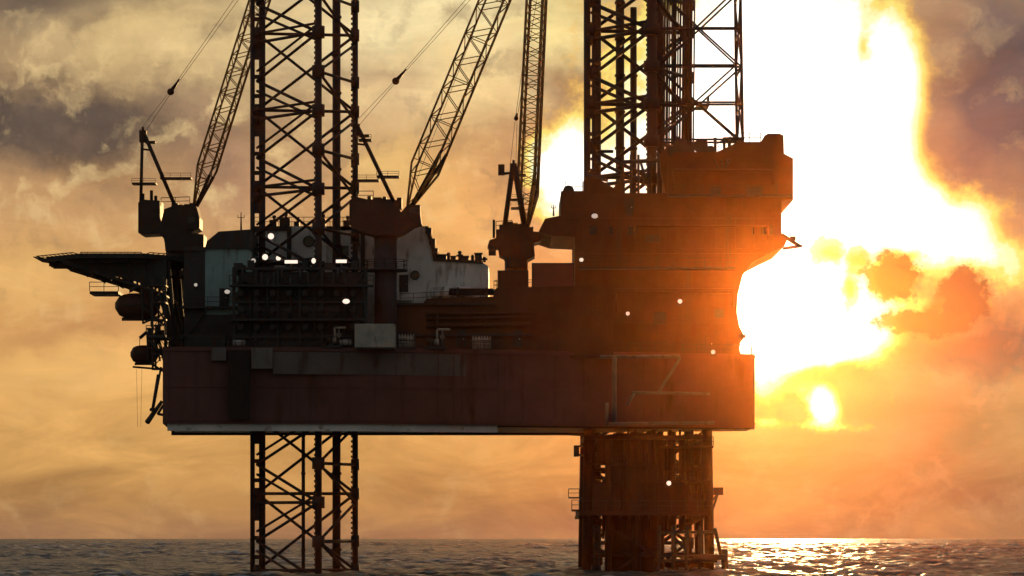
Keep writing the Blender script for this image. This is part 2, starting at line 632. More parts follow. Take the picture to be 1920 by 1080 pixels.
def sq_window(parent, px, py, w, h, Yf):
    """framed window, w and h in metres"""
    c = W(px, py, Yf)
    b = MB()
    t = 0.1
    b.wbox(c.x - w / 2 - t, c.x + w / 2 + t, Yf - 0.1, Yf + 0.02, c.z + h / 2, c.z + h / 2 + t)
    b.wbox(c.x - w / 2 - t, c.x + w / 2 + t, Yf - 0.14, Yf + 0.02, c.z - h / 2 - t, c.z - h / 2)
    b.wbox(c.x - w / 2 - t, c.x - w / 2, Yf - 0.1, Yf + 0.02, c.z - h / 2, c.z + h / 2)
    b.wbox(c.x + w / 2, c.x + w / 2 + t, Yf - 0.1, Yf + 0.02, c.z - h / 2, c.z + h / 2)
    f = b.build('window', 'dark', parent)
    MB().wbox(c.x - w / 2, c.x + w / 2, Yf - 0.04, Yf + 0.01, c.z - h / 2, c.z + h / 2).build('pane', 'pane', f)


def door(parent, px, py, Yf, w=0.9, h=2.0):
    c = W(px, py, Yf)     # foot of the door
    b = MB()
    b.wbox(c.x - w / 2 - .1, c.x + w / 2 + .1, Yf - 0.06, Yf + 0.02, c.z, c.z + h + .12)
    b.wbox(c.x - w / 2, c.x + w / 2, Yf - 0.11, Yf - 0.06, c.z + 0.15, c.z + h)
    d = b.build('door', 'dark', parent)
    MB().tube((c.x + w * .3, Yf - 0.11, c.z + 1), (c.x + w * .3, Yf - 0.2, c.z + 1.0), 0.06, 6).build('handle', 'grey', d)


def ribs(b, px0, px1, py0, py1, Yf, step, d=0.12):
    x0, x1 = X(px0, Yf), X(px1, Yf)
    n = max(1, int((x1 - x0) / step))
    for i in range(n + 1):
        x = x0 + (x1 - x0) * i / n
        b.wbox(x - step * 0.18, x + step * 0.18, Yf - d, Yf + 0.02, Z(py1, Yf), Z(py0, Yf))


# ------------------------------------------------------------------ accommodation block (left)
def make_accommodation():
    Ya, Yb = 8.0, 24.0
    t = thing('accommodation_block', 'pale blue-grey living quarters beside the helideck under a crane', 'living quarters', (X(410, Ya), Ya, ZD))
    b = MB()
    b.prism([(346, 672), (346, 470), (386, 470), (386, 466), (468, 466), (468, 672)], Ya, Yb)
    ribs(b, 388, 466, 474, 640, Ya, 1.25, 0.06)
    b.build('wall', 'white', t)
    lw = MB().box(345, 469, 590, 672, Ya - 0.5, Ya + 0.1)
    lw.box(345, 384, 471, 590, Ya - 0.14, Ya + 0.1)
    lw.build('lower_wall', 'dark', t)
    r = MB()
    r.prism([(384, 466), (388, 452), (410, 434), (470, 430), (470, 466)], Ya - 0.4, Yb + 0.2)
    r.box(344, 386, 463, 470, Ya - 0.4, Yb)
    r.build('roof', 'dark', t)
    for py in (574, 627):
        lb = MB().box(338, 466, py, py + 4, Ya - 1.3, Ya - 0.12)
        lb.rail([W(340, py, Ya - 1.2), W(464, py, Ya - 1.2)], 1.1, 1.5, 0.05)
        lb.build('walkway', 'dark', t)
    for px, py in ((452, 505), (446, 556)):
        sq_window(t, px, py, 0.9, 0.8, Ya - 0.1)
    door(t, 420, 574, Ya - 0.1)
    st = MB()
    for (a, c) in (((352, 627), (392, 574)),):
        for dy in (0, 0.8):
            st.tb((a[0], a[1], Ya - 1.2 + dy), (c[0], c[1], Ya - 1.2 + dy), 0.09, 4)
        for i in range(12):
            f = (i + 0.5) / 12
            p = W(a[0] + (c[0] - a[0]) * f, a[1] + (c[1] - a[1]) * f, Ya - 1.2)
            st.wbox(p.x - .14, p.x + .14, Ya - 1.2, Ya - 0.4, p.z - 0.03, p.z + 0.03)
    st.build('stair', 'dark', t)
    return t


make_accommodation()


# ------------------------------------------------------------------ control house behind the left leg
def make_control_house():
    Ya, Yb = 19.0, 30.0
    t = thing('control_house', 'grey deckhouse with one dark porthole seen through the left lattice leg', 'deckhouse', (X(600, Ya), Ya, ZD))
    b = MB()
    b.box(472, 738, 432, 672, Ya + 0.6, Yb)
    b.box(546, 612, 424, 500, Ya, Ya + 0.62)
    b.box(632, 662, 424, 500, Ya + 0.1, Ya + 0.62)
    b.box(665, 690, 436, 560, Ya - 0.15, Ya + 0.62)
    ribs(b, 476, 540, 440, 640, Ya + 0.6, 1.3)
    b.build('wall', 'grey', t)
    r = MB()
    r.box(470, 694, 424, 432, Ya + 0.1, Yb + 0.3)
    r.rail([W(472, 424, Ya + 0.3), W(692, 424, Ya + 0.3)], 1.1, 1.6, 0.05)
    r.build('roof', 'dark', t)
    porthole(t, 579, 453, Ya)
    sq_window(t, 646, 470, 0.8, 1.0, Ya + 0.1)
    door(t, 505, 520, Ya + 0.48)
    MB().box(538, 546, 424, 520, Ya - 0.4, Ya + 0.1).build('cable_trunk', 'dark', t)
    MB().box(676, 684, 436, 560, Ya - 0.7, Ya - 0.16).build('cable_trunk', 'dark', t)
    for i, (px, w, h) in enumerate(((512, 14, 12), (534, 20, 16), (556, 10, 9), (604, 12, 14), (628, 10, 8), (650, 12, 11))):
        cl = MB()
        cl.box(px - w / 2, px + w / 2, 424 - h, 424.5, Ya + 1.5 + (i % 3), Ya + 3.2 + (i % 3))
        cl.tb((px + 2, 424 - h + 1, Ya + 2.2 + i % 3), (px + 2, 424 - h - 6, Ya + 2.2 + i % 3), 0.16, 8)
        cl.tb((px - 1, 424 - h - 6, Ya + 2.2 + i % 3), (px + 6, 424 - h - 5, Ya + 2.2 + i % 3), 0.2, 8)
        cl.build('roof_vent', 'dark', t)
    return t


make_control_house()


# ------------------------------------------------------------------ jack house at the foot of the left leg
def make_jack_house():
    Ya, Yb = 3.0, 18.6
    t = thing('jack_house', 'dark cluttered jacking frame on the hull edge below the grey control house', 'jacking frame', (X(560, Ya), Ya, ZD))
    x0, x1 = X(438, Ya), X(686, Ya)
    z0, z1 = ZD + 0.01, Z(503, Ya)
    b = MB()
    b.wbox(x0 + 0.5, x1 - 0.5, Ya + 0.6, Yb, z0, z1 - 0.4)
    b.build('casing', 'dark', t)
    f = MB()
    for i in range(7):
        x = x0 + (x1 - x0) * i / 6
        f.wbox(x - 0.16, x + 0.16, Ya, Ya + 0.5, z0, z1)
    for py in (503, 534, 566, 598, 630):
        f.wbox(x0 - 0.16, x1 + 0.16, Ya - 0.05, Ya + 0.45, Z(py, Ya) - 0.16, Z(py, Ya) + 0.12)
    for i in range(6):
        xa, xb = x0 + (x1 - x0) * i / 6, x0 + (x1 - x0) * (i + 1) / 6
        za, zb = (Z(566, Ya), Z(503, Ya)) if i % 2 else (Z(503, Ya), Z(566, Ya))
        f.tube((xa, Ya + 0.2, za), (xb, Ya + 0.2, zb), 0.11, 5)
        f.tube((xa, Ya + 0.2, zb - 3.9), (xb, Ya + 0.2, za - 3.9), 0.11, 5)
    f.build('frame', 'dark', t)
    for i in range(8):
        px = 452 + i * 30
        for py in (550, 582, 614):
            c = W(px, py, Ya)
            g = MB()
            g.tube((c.x, Ya - 0.55, c.z), (c.x, Ya + 0.65, c.z), 0.42, 10)
            g.tube((c.x, Ya - 0.9, c.z), (c.x, Ya - 0.55, c.z), 0.26, 10)
            g.build('jack_motor', 'dark', t)
    for py, a, c in ((534, 430, 700), (598, 430, 664)):
        w = MB()
        w.box(a, c, py, py + 3, Ya - 1.5, Ya - 0.1)
        w.rail([W(a, py, Ya - 1.4), W(c, py, Ya - 1.4)], 1.1, 1.5, 0.05)
        w.build('walkway', 'dark', t)
    p = MB()
    rnd = random.Random(11)
    for i in range(16):
        px = 442 + i * 15 + rnd.uniform(-4, 4)
        a, c = rnd.choice(((510, 560), (520, 600), (545, 640), (505, 530)))
        p.tb((px, a, Ya - 0.2), (px, c, Ya - 0.2), rnd.uniform(0.07, 0.18), 6)
        p.tb((px, c, Ya - 0.2), (px + rnd.uniform(10, 26), c, Ya - 0.2), 0.1, 6)
    p.build('pipework', 'dark', t)
    for i, (px, w_, h) in enumerate(((446, 16, 10), (470, 12, 15), (546, 22, 6), (572, 12, 15), (618, 20, 9), (664, 12, 14))):
        MB().box(px - w_ / 2, px + w_ / 2, 503 - h, 504, Ya + 1 + i % 2, Ya + 3).build('winch_box', 'dark', t)
    return t


make_jack_house()


# ------------------------------------------------------------------ engine house right of the middle crane
def make_engine_house():
    Ya, Yb = 14.0, 27.0
    t = thing('engine_house', 'grey stepped deckhouse with one porthole right of the middle crane pedestal', 'deckhouse', (X(810, Ya), Ya, ZD))
    b = MB()
    b.prism([(735, 672), (735, 424), (798, 424), (808, 462), (812, 487), (905, 492), (916, 500), (916, 672)], Ya, Yb)
    ribs(b, 820, 912, 498, 560, Ya, 1.1, 0.1)
    b.box(741, 772, 548, 563, Ya - 0.9, Ya + 0.1)
    b.build('wall', 'grey', t)
    porthole(t, 778, 516, Ya, 0.45)
    door(t, 757, 548, Ya)
    r = MB()
    r.prism([(796, 424), (803, 424), (816, 462), (818, 486), (812, 486), (808, 462)], Ya - 0.4, Yb)
    r.prism([(812, 484), (906, 489), (906, 494), (812, 489)], Ya - 0.3, Yb)
    for px, py in ((803, 432), (810, 452), (815, 470)):
        r.box(px - 5, px + 6, py - 5, py + 6, Ya - 0.5, Ya + 1.2)
    r.build('roof', 'dark', t)
    for px, h, w, kind in ((820, 15, 7, 0), (829, 9, 16, 1), (841, 14, 9, 0), (850, 7, 10, 1), (862, 18, 9, 2), (871, 8, 16, 1), (886, 12, 7, 0), (897, 15, 14, 1), (908, 9, 9, 2)):
        v = MB()
        y0 = 486 + (px - 812) * 0.05
        if kind == 1:
            v.box(px - w / 2, px + w / 2, y0 - h, y0 + 1, Ya + 0.6, Ya + 2.6)
            v.box(px - w / 2 - 1, px + w / 2 + 1, y0 - h - 1.5, y0 - h, Ya + 0.4, Ya + 2.8)
        else:
            v.tb((px, y0 + 1, Ya + 1.6), (px, y0 - h + 3, Ya + 1.6), 0.2, 8)
            v.tb((px, y0 - h + 4, Ya + 1.6), (px, y0 - h, Ya + 1.6), w / 32, 10, w / 60)
            if kind == 2:
                v.tb((px - w * .7, y0 - h * .5, Ya + 1.6), (px + w * .7, y0 - h * .55, Ya + 1.6), 0.12, 6)
        v.build('roof_vent', 'dark', t)
    return t


make_engine_house()


# ------------------------------------------------------------------ pipe-deck module in the middle
def make_mud_module():
    Ya, Yb = 10.2, 13.6
    t = thing('mud_module', 'long low brown ribbed plant module along the near edge of the deck', 'plant module', (X(940, Ya), Ya, ZD))
    b = MB()
    b.prism([(744, 672), (744, 570), (792, 570), (800, 560), (925, 556), (930, 540), (1150, 534), (1150, 672)], Ya, Yb)
    b.build('wall', 'brown', t)
    c = MB()
    ribs(c, 1000, 1148, 545, 640, Ya, 0.55, 0.16)
    ribs(c, 806, 990, 575, 625, Ya, 1.6, 0.1)
    c.build('cladding', 'brown', t)
    MB().box(744, 1000, 626, 630, Ya - 0.5, Ya + 0.1).build('ledge', 'dark', t)
    h = MB()
    h.box(744, 930, 568, 572, Ya - 0.6, Ya + 0.1)
    h.rail([W(750, 568, Ya - 0.5), W(926, 560, Ya - 0.5)], 1.1, 1.6, 0.05)
    h.build('walkway', 'dark', t)
    p = MB()
    for i, py in enumerate((590, 598, 612)):
        p.tb((800, py, Ya - 0.35), (996, py - 4, Ya - 0.35), 0.14 + 0.05 * i, 8)
    p.tb((820, 590, Ya - 0.35), (820, 645, Ya - 0.35), 0.18, 8)
    p.build('pipework', 'brown', t)
    door(t, 1160 - 190, 651, Ya)
    door(t, 865, 651, Ya)
    return t


make_mud_module()


# ------------------------------------------------------------------ drilling module (big block on the right)
def make_drilling_module():
    Ya, Yb = 20.0, 40.0
    t = thing('drilling_module', 'huge brown stepped drill floor block with the low sun glowing at its edge', 'drill floor', (X(1240, Ya), Ya, ZD))
    b = MB()
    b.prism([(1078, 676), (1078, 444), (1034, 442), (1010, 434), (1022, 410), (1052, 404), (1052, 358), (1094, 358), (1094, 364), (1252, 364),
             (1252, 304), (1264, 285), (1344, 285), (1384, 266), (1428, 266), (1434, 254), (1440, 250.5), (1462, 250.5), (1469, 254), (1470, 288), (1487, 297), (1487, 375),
             (1465, 376), (1465, 437), (1476, 449), (1470, 462), (1440, 476), (1410, 492), (1392, 516), (1383, 552), (1381, 585), (1386, 612), (1396, 632), (1388, 642), (1386, 654), (1392, 676)], Ya, Yb)  # curved bite in the right edge is sun glare cut into the outline
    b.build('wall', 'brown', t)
    f = MB()
    for py, a, c in ((404, 1060, 1462), (470, 1085, 1440), (536, 1152, 1380), (600, 1152, 1378)):
        f.box(a, c, py, py + 5, Ya - 0.28, Ya + 0.05)
    ribs(f, 1100, 1456, 412, 466, Ya, 2.3, 0.18)
    ribs(f, 1156, 1374, 542, 660, Ya, 2.6, 0.18)
    ribs(f, 1270, 1460, 312, 400, Ya, 1.9, 0.14)
    f.build('stiffener', 'brown', t)
    for py, a, c in ((364, 1254, 1486), (500, 1085, 1380)):
        w = MB()
        w.box(a, c, py, py + 4, Ya - 1.6, Ya - 0.3)
        w.rail([W(a, py, Ya - 1.5), W(c, py, Ya - 1.5)], 1.1, 1.8, 0.05)
        w.build('walkway', 'dark', t)
    MB().rail([W(1060, 358, Ya + .3), W(1092, 358, Ya + .3)], 1.1, 1.2, 0.06).build('guard_rail', 'dark', t)
    MB().rail([W(1346, 284, Ya + .3), W(1384, 266, Ya + .3), W(1426, 266, Ya + .3)], 1.1, 1.2, 0.06).build('guard_rail', 'dark', t)
    # machinery standing on the roof line: reel, winch drums, vents, header pipe
    k = MB().tb((1066, 358, Ya + 0.6), (1066, 358, Ya + 2.2), 0.7, 16)
    k.tb((1066, 360, Ya + 1.4), (1066, 351, Ya + 1.4), 0.3, 8)
    k.build('hose_reel', 'dark', t)
    for px, py, r in ((1262, 280, .7), (1276, 272, .95), (1292, 278, .7), (1314, 270, .9), (1332, 278, .6)):
        k = MB().tb((px, py + 4, Ya + 0.5), (px, py + 4, Ya + 3.4), r, 14)
        k.box(px - 5, px + 5, py + 4, 288, Ya + 1, Ya + 3)
        k.build('winch_drum', 'dark', t)
    for px, a, c, r in ((1270, 285, 256, .22), (1283, 285, 262, .3), (1299, 285, 266, .2), (1341, 285, 258, .2), (1323, 285, 262, .25)):
        MB().tb((px, a, Ya + 3.8), (px, c, Ya + 3.8), r, 8).build('vent_pipe', 'dark', t)
    k = MB().box(1356, 1396, 257, 262, Ya + 1, Ya + 4)
    for px in (1358, 1368, 1380, 1392):
        k.tb((px, 284 - (px - 1346) * .4, Ya + 2), (px, 260, Ya + 2), 0.18, 6)
    k.build('pipe_rack', 'dark', t)
    g = MB()     # bracket with an instrument at the right edge, over the sun
    g.tb((1466, 440, Ya + 4), (1500, 462, Ya + 4), 0.22, 6)
    g.tb((1486, 452, Ya + 4), (1486, 444, Ya + 4), 0.3, 6)
    g.tb((1468, 466, Ya + 4), (1504, 461, Ya + 4), 0.18, 6)
    g.box(1482, 1492, 443, 450, Ya + 3.6, Ya + 4.4)
    g.build('bracket', 'brown', t)
    MB().tb((1380, 628, Ya + 3), (1398, 631, Ya + 3), 0.2, 6).build('bracket', 'brown', t)
    for (a, c, dz) in ((1338, 1368, 20), (1352, 1362, 26)):
        pts = []
        for i in range(13):
            s = i / 12
            pts.append(W(a + (c - a) * s, 298 + dz * 4 * s * (1 - s), Ya - 0.3))
        MB().path(pts, 0.13, 6).build('hose', 'dark', t)
    for px, p, q in ((1160, 410, 500), (1452, 300, 372), (1290, 504, 600), (1366, 404, 500)):
        lad = MB()
        for d in (-3.5, 3.5):
            lad.tb((px + d, p, Ya - .35), (px + d, q, Ya - .35), 0.05, 4)
        k_ = int((q - p) / 5)
        for i in range(k_):
            lad.tb((px - 3.5, p + 5 * i, Ya - .35), (px + 3.5, p + 5 * i, Ya - .35), 0.035, 4)
        lad.build('ladder', 'dark', t)
    for i, (p, a, c) in enumerate(((424, 1190, 1440), (548, 1156, 1374), (320, 1262, 1450))):
        pp = MB().tb((a, p, Ya - .4), (c, p, Ya - .4), 0.14 + 0.05 * i, 8)
        pp.tb((a, p, Ya - .4), (a, p + 40, Ya - .4), 0.14, 8)
        pp.tb((c, p, Ya - .4), (c, p + 26, Ya - .4), 0.14, 8)
        pp.build('pipework', 'brown', t)
    for px, py, w_, h_ in ((1210, 440, 26, 14), (1400, 350, 30, 18), (1330, 350, 22, 18), (1225, 585, 24, 22), (1340, 580, 18, 16)):
        lv = MB().box(px, px + w_, py, py + h_, Ya - .2, Ya + .05)
        for i in range(5):
            lv.box(px + 1, px + w_ - 1, py + 1 + i * h_ / 5, py + 1 + i * h_ / 5 + h_ / 9, Ya - .32, Ya - .2)
        lv.build('louvre', 'dark', t)
    for px in (1110, 1185, 1140, 1420, 1440):
        sq_window(t, px, 432, 1.0, 0.9, Ya)
    door(t, 1330, 660, Ya)
    door(t, 1180, 404, Ya)
    return t


make_drilling_module()


# jacking frame round the right leg above the drilling module
def make_right_jack():
    Ya, Yb = 21.0, 23.6
    t = thing('jack_house', 'open jacking frame on the brown block roof round the dense lattice leg', 'jacking frame', (X(1175, Ya), Ya, Z(372, Ya)))
    b = MB()
    b.prism([(1094, 378), (1094, 338), (1112, 330), (1130, 340), (1150, 352), (1162, 340), (1170, 305), (1172, 362), (1254, 362), (1254, 376)], Ya, Yb)
    b.build('casing', 'brown', t)
    b = MB().prism([(1250, 372), (1240, 320), (1236, 290), (1252, 274), (1300, 282), (1300, 372)], Ya - 0.4, Yb)
    b.build('casing', 'brown', t)
    f = MB()
    for px in (1183, 1197, 1219, 1234):
        f.tb((px, 290, Ya + 1), (px, 368, Ya + 1), 0.16, 6)
    f.tb((1200, 300, Ya + 1), (1212, 340, Ya + 1), 0.16, 6)
    f.tb((1226, 296, Ya + 1), (1212, 340, Ya + 1), 0.16, 6)
    f.tb((1168, 304, Ya + 1), (1250, 300, Ya + 1), 0.26, 6)
    f.tb((1120, 284, Ya + 1), (1150, 284, Ya + 1), 0.2, 6)
    f.tb((1102, 330, Ya + 1), (1140, 338, Ya + 1), 0.24, 6)
    f.build('frame', 'dark', t)
    return t


make_right_jack()


# ------------------------------------------------------------------ cranes
def make_crane(label, Y, ped, house, boom_base, boom_tip, bw, mast_top, mast_foot, back_foot, walk, line_knot, extra, lean=0.0, dark_from=None, heavy=1.0):
    """ped=(px0,px1,pytop,zbottom); house: list of outlines; boom from base to tip; all photo positions taken at depth Y"""
    t = thing('deck_crane', label, 'crane', (X((ped[0] + ped[1]) / 2, Y), Y, ped[3]), 'lattice boom cranes on the rig')
    c = (X(ped[0], Y) + X(ped[1], Y)) / 2
    r = (X(ped[1], Y) - X(ped[0], Y)) / 2
    zt = Z(ped[2], Y)
    b = MB()
    b.tube((c, Y, ped[3]), (c, Y, zt), r, 20)
    b.tube((c, Y, zt - 1.6), (c, Y, zt), r * 1.02, 20, r * 1.3)
    b.tube((c, Y, zt - 5.4), (c, Y, zt - 5.2), r * 2.0, 20)
    b.build('pedestal', 'pedestal', t)
    rp = MB()
    rp.rail([(c + r * 1.9 * math.cos(a), Y + r * 1.9 * math.sin(a), zt - 5.2) for a in [i * math.pi / 6 for i in range(13)]], 1.1, 1.4, 0.05)
    rp.build('ring_walkway', 'dark', t)
    h = MB()
    for pts, ya, yb in house:
        h.prism(pts, Y + ya, Y + yb)
    h.build('machine_house', 'crane', t)
    rnd = random.Random(int(Y))
    top = house[-1][0]
    ys = sorted(p[1] for p in top)[1]
    x0_, x1_ = min(p[0] for p in top), max(p[0] for p in top)
    for i in range(7):
        px = x0_ + (x1_ - x0_) * (0.26 + 0.5 * (i + rnd.random()) / 7)
        hgt, w_ = rnd.uniform(6, 15), rnd.uniform(6, 14)
        MB().box(px - w_ / 2, px + w_ / 2, ys + 8 - hgt, ys + 16, Y - 1.4, Y + rnd.uniform(0.2, 1.6)).build('winch_box', 'crane', t)
    # mast (A-frame), in two sheets a little apart
    a = MB()
    for s in (-1.1, 1.1):
        a.tb((mast_foot[0], mast_foot[1], Y + s), (mast_top[0], mast_top[1], Y + s * 0.4), 0.2 * heavy, 6)
        a.tb((back_foot[0], back_foot[1], Y + s), (mast_top[0] + 3, mast_top[1] + 4, Y + s * 0.4), 0.24 * heavy, 6)
    for f in (0.25, 0.5, 0.75, 0.97):
        p = [mast_foot[i] + (mast_top[i] - mast_foot[i]) * f for i in (0, 1)]
        q = [back_foot[i] + (mast_top[i] - back_foot[i]) * f for i in (0, 1)]
        a.tb((p[0], p[1], Y - 1.1 * (1 - 0.6 * f)), (p[0], p[1], Y + 1.1 * (1 - 0.6 * f)), 0.11, 5)
        if f > 0.6:
            a.tb((p[0], p[1], Y), (q[0], q[1], Y), 0.13, 5)
    a.box(mast_top[0] - 6, mast_top[0] + 7, mast_top[1] - 2, mast_top[1] + 20, Y - 0.5, Y + 0.5)
    a.box(mast_top[0] + 5, mast_top[0] + 24, mast_top[1] + 18, mast_top[1] + 22, Y - 0.6, Y + 0.6)
    a.tb((mast_top[0] + 1, mast_top[1], Y), (mast_top[0] + 1, mast_top[1] - 8, Y), 0.16, 6)
    a.build('mast', 'crane', t)
    for (x0, x1, y) in walk:
        wk = MB().box(x0, x1, y, y + 3, Y - 1.0, Y + 1.0)
        wk.rail([W(x0, y, Y - 1), W(x1, y, Y - 1)], 0.5, 1.2, 0.035)
        wk.build('walkway', 'crane', t)
    # boom: four chords with zigzag lacing, tapering to the foot and the tip
    A, B = W(boom_base[0], boom_base[1], Y), W(boom_tip[0], boom_tip[1], Y)
    B.y += lean
    d = (B - A)
    Ln = d.length
    d.normalize()
    side = Vector((0, 1, 0)) if abs(d.y) < 0.6 else Vector((1, 0, 0))
    side = (side - d * side.dot(d)).normalized()
    nrm = d.cross(side).normalized()
    if nrm.x < 0:
        nrm = -nrm
    side = side + nrm * 0.26      # boom is slewed a little, so its far chords show beside the near ones

    def wd(s):
        if s < 0.14: return bw * (0.18 + 0.82 * s / 0.14)
        if s > 0.95: return bw * (0.4 + 0.6 * (1 - s) / 0.05)
        return bw

    def pt(s, i, j):
        w = wd(s) / 2
        return A + d * (Ln * s) + nrm * (w * i) + side * (w * 0.85 * j)
    ch = MB()
    S = [0, 0.14, 0.95, 1.0]
    for i in (-1, 1):
        for j in (-1, 1):
            for s0, s1 in zip(S[:-1], S[1:]):
                ch.tube(pt(s0, i, j), pt(s1, i, j), (0.15 if i > 0 else 0.125) * heavy, 6)
    nb = int(Ln / (bw * 0.62))
    for k in range(nb):
        s0, s1 = k / nb, (k + 1) / nb
        for j in (-1, 1):
            i = 1 if k % 2 else -1
            ch.tube(pt(s0, i, j), pt(s1, -i, j), 0.075, 4)
            ch.tube(pt(s0, j, i), pt(s1, j, -i), 0.075, 4)
        if k % 3 == 0:
            ch.tube(pt(s0, -1, -1), pt(s0, 1, -1), 0.07, 4)
            ch.tube(pt(s0, -1, 1), pt(s0, 1, 1), 0.07, 4)
    bo = ch.build('boom', 'boom', t)
    bf = MB()     # boom foot section, heavier and dark
    s1 = dark_from or 0.12
    for j in (-1, 1):
        bf.tube(pt(0, 1, j), pt(s1, 1, j), 0.2, 6)
    bf.build('boom_foot', 'boom_dark', bo)
    # pendant: wire from mast head to boom tip with a heavy bridle block part way
    T = W(mast_top[0], mast_top[1], Y)
    K = W(line_knot[0], line_knot[1], Y)
    K.y = Y + lean * (K - T).length / (B - T).length
    pw = MB()
    for s in (-0.35, 0.35):
        pw.tube(T + Vector((s, s, 0)), K + Vector((s * .3, s * .3, 0)), 0.032, 4)
        pw.tube(K + Vector((s * .3, s * .3, 0)), B + Vector((s, s, 0)), 0.036, 4)
    pl = pw.build('pendant_rope', 'cable', t)
    dd = (B - K).normalized()
    kb = MB()
    kb.ball(K, 0.45 if lean == 0 else 0.3, 1, 0.8, 1, 10, 7)
    kb.tube(K, K + dd * (1.9 if lean == 0 else 0.9), 0.28, 8, 0.1)
    kb.build('bridle_block', 'boom_dark', pl)
    # hoist rope along the boom
    hr = MB()
    hr.tube(A + nrm * -0.4 + d * 3, pt(1.0, -1, 0) - nrm * 0.6, 0.035, 4)
    hr.build('hoist_rope', 'cable', t)
    if extra:
        extra(t)
    return t


def cab(px, py, w, h, Y, ya, yb):
    def f(t):
        b = MB()
        b.box(px, px + w, py, py + h, Y + ya, Y + yb)
        cb = b.build('cab', 'crane', t)
        MB().box(px + w * .2, px + w * .8, py + h * .2, py + h * .6, Y + ya - 0.05, Y + ya + 0.02).build('pane', 'pane', cb)
    return f


# left crane
def left_extra(t):
    cab(346, 400, 24, 30, 26, -2.6, -1.2)(t)
    MB().rail([W(302, 386, 25), W(356, 384, 25)], 1.0, 1.2, 0.06).build('roof_rail', 'crane', t)
    for px, h in ((268, 12), (284, 18), (292, 8)):
        MB().tb((px, 380, 26), (px, 375 - h, 26), 0.2, 6).build('exhaust_pipe', 'crane', t)


make_crane('crane standing beside the helideck with a separate dark house behind its tall mast', 26.0, (311, 350, 440, ZD + 0.02),
           [([(259, 436), (259, 380), (266, 374), (300, 376), (300, 438), (266, 440)], -2.2, 2.2),
            ([(300, 440), (300, 424), (308, 392), (330, 384), (368, 386), (374, 408), (374, 428), (358, 436), (382, 440), (382, 468), (344, 470), (310, 470), (308, 448)], -2.2, 2.2)],
           (366, 386), (522, -112), 1.9, (267, 246), (264, 380), (329, 388), [(247, 292, 342), (300, 358, 332)], (320, 172), left_extra)


# middle crane
def mid_extra(t):
    cab(762, 384, 26, 26, 8, -2.6, -1.2)(t)
    MB().rail([W(668, 374, 7), W(700, 374, 7)], 1.0, 1.2, 0.06).build('roof_rail', 'crane', t)
    MB().box(700, 716, 370, 384, 7, 9).build('winch_box', 'crane', t)


make_crane('crane on the thickest pedestal, its mast touching the lattice leg, above the grey sponson box', 8.0, (702, 744, 424, ZD - 2.0),
           [([(655, 420), (655, 376), (664, 368), (690, 374), (742, 380), (752, 398), (762, 386), (786, 388), (790, 418), (776, 422), (758, 434), (744, 440), (700, 440), (664, 430)], -2.4, 2.4)],
           (768, 386), (972, -107), 2.75, (668, 234), (664, 376), (741, 384), [(672, 696, 260), (706, 748, 329), (664, 710, 336)], (742, 152), mid_extra, 0.0, 0.22)


# right-hand crane seen nearly end on
def far_extra(t):
    cab(916, 458, 14, 20, 31, -2.6, -1.2)(t)
    MB().tb((926, 446, 31), (926, 412, 31), 0.16, 6).build('exhaust_pipe', 'crane', t)
    MB().rail([W(930, 430, 30), W(960, 428, 30)], 1.0, 1.2, 0.06).build('roof_rail', 'crane', t)
    lb = MB().tb((938, 326, 31), (962, 324, 31), 0.16, 6)
    lb.box(934, 946, 308, 328, 30.6, 31.4)
    lb.build('light_bracket', 'crane', t)


make_crane('small far crane whose narrow boom stands nearly upright beside the bright sky hole', 31.0, (946, 990, 466, ZD + 0.02),
           [([(930, 430), (946, 430), (948, 420), (984, 420), (986, 427), (1000, 425), (1000, 434), (1016, 435), (1014, 452), (1001, 456), (1003, 480), (988, 488), (984, 500), (950, 500), (950, 484), (936, 478), (934, 464), (914, 462), (918, 450), (930, 446)], -2.4, 2.4)],
           (986, 424), (1010, -90), 2.1, (962, 308), (946, 426), (984, 426), [(950, 982, 372), (958, 978, 388)], (968, 215), far_extra, 22.0, 0.2, 1.6)


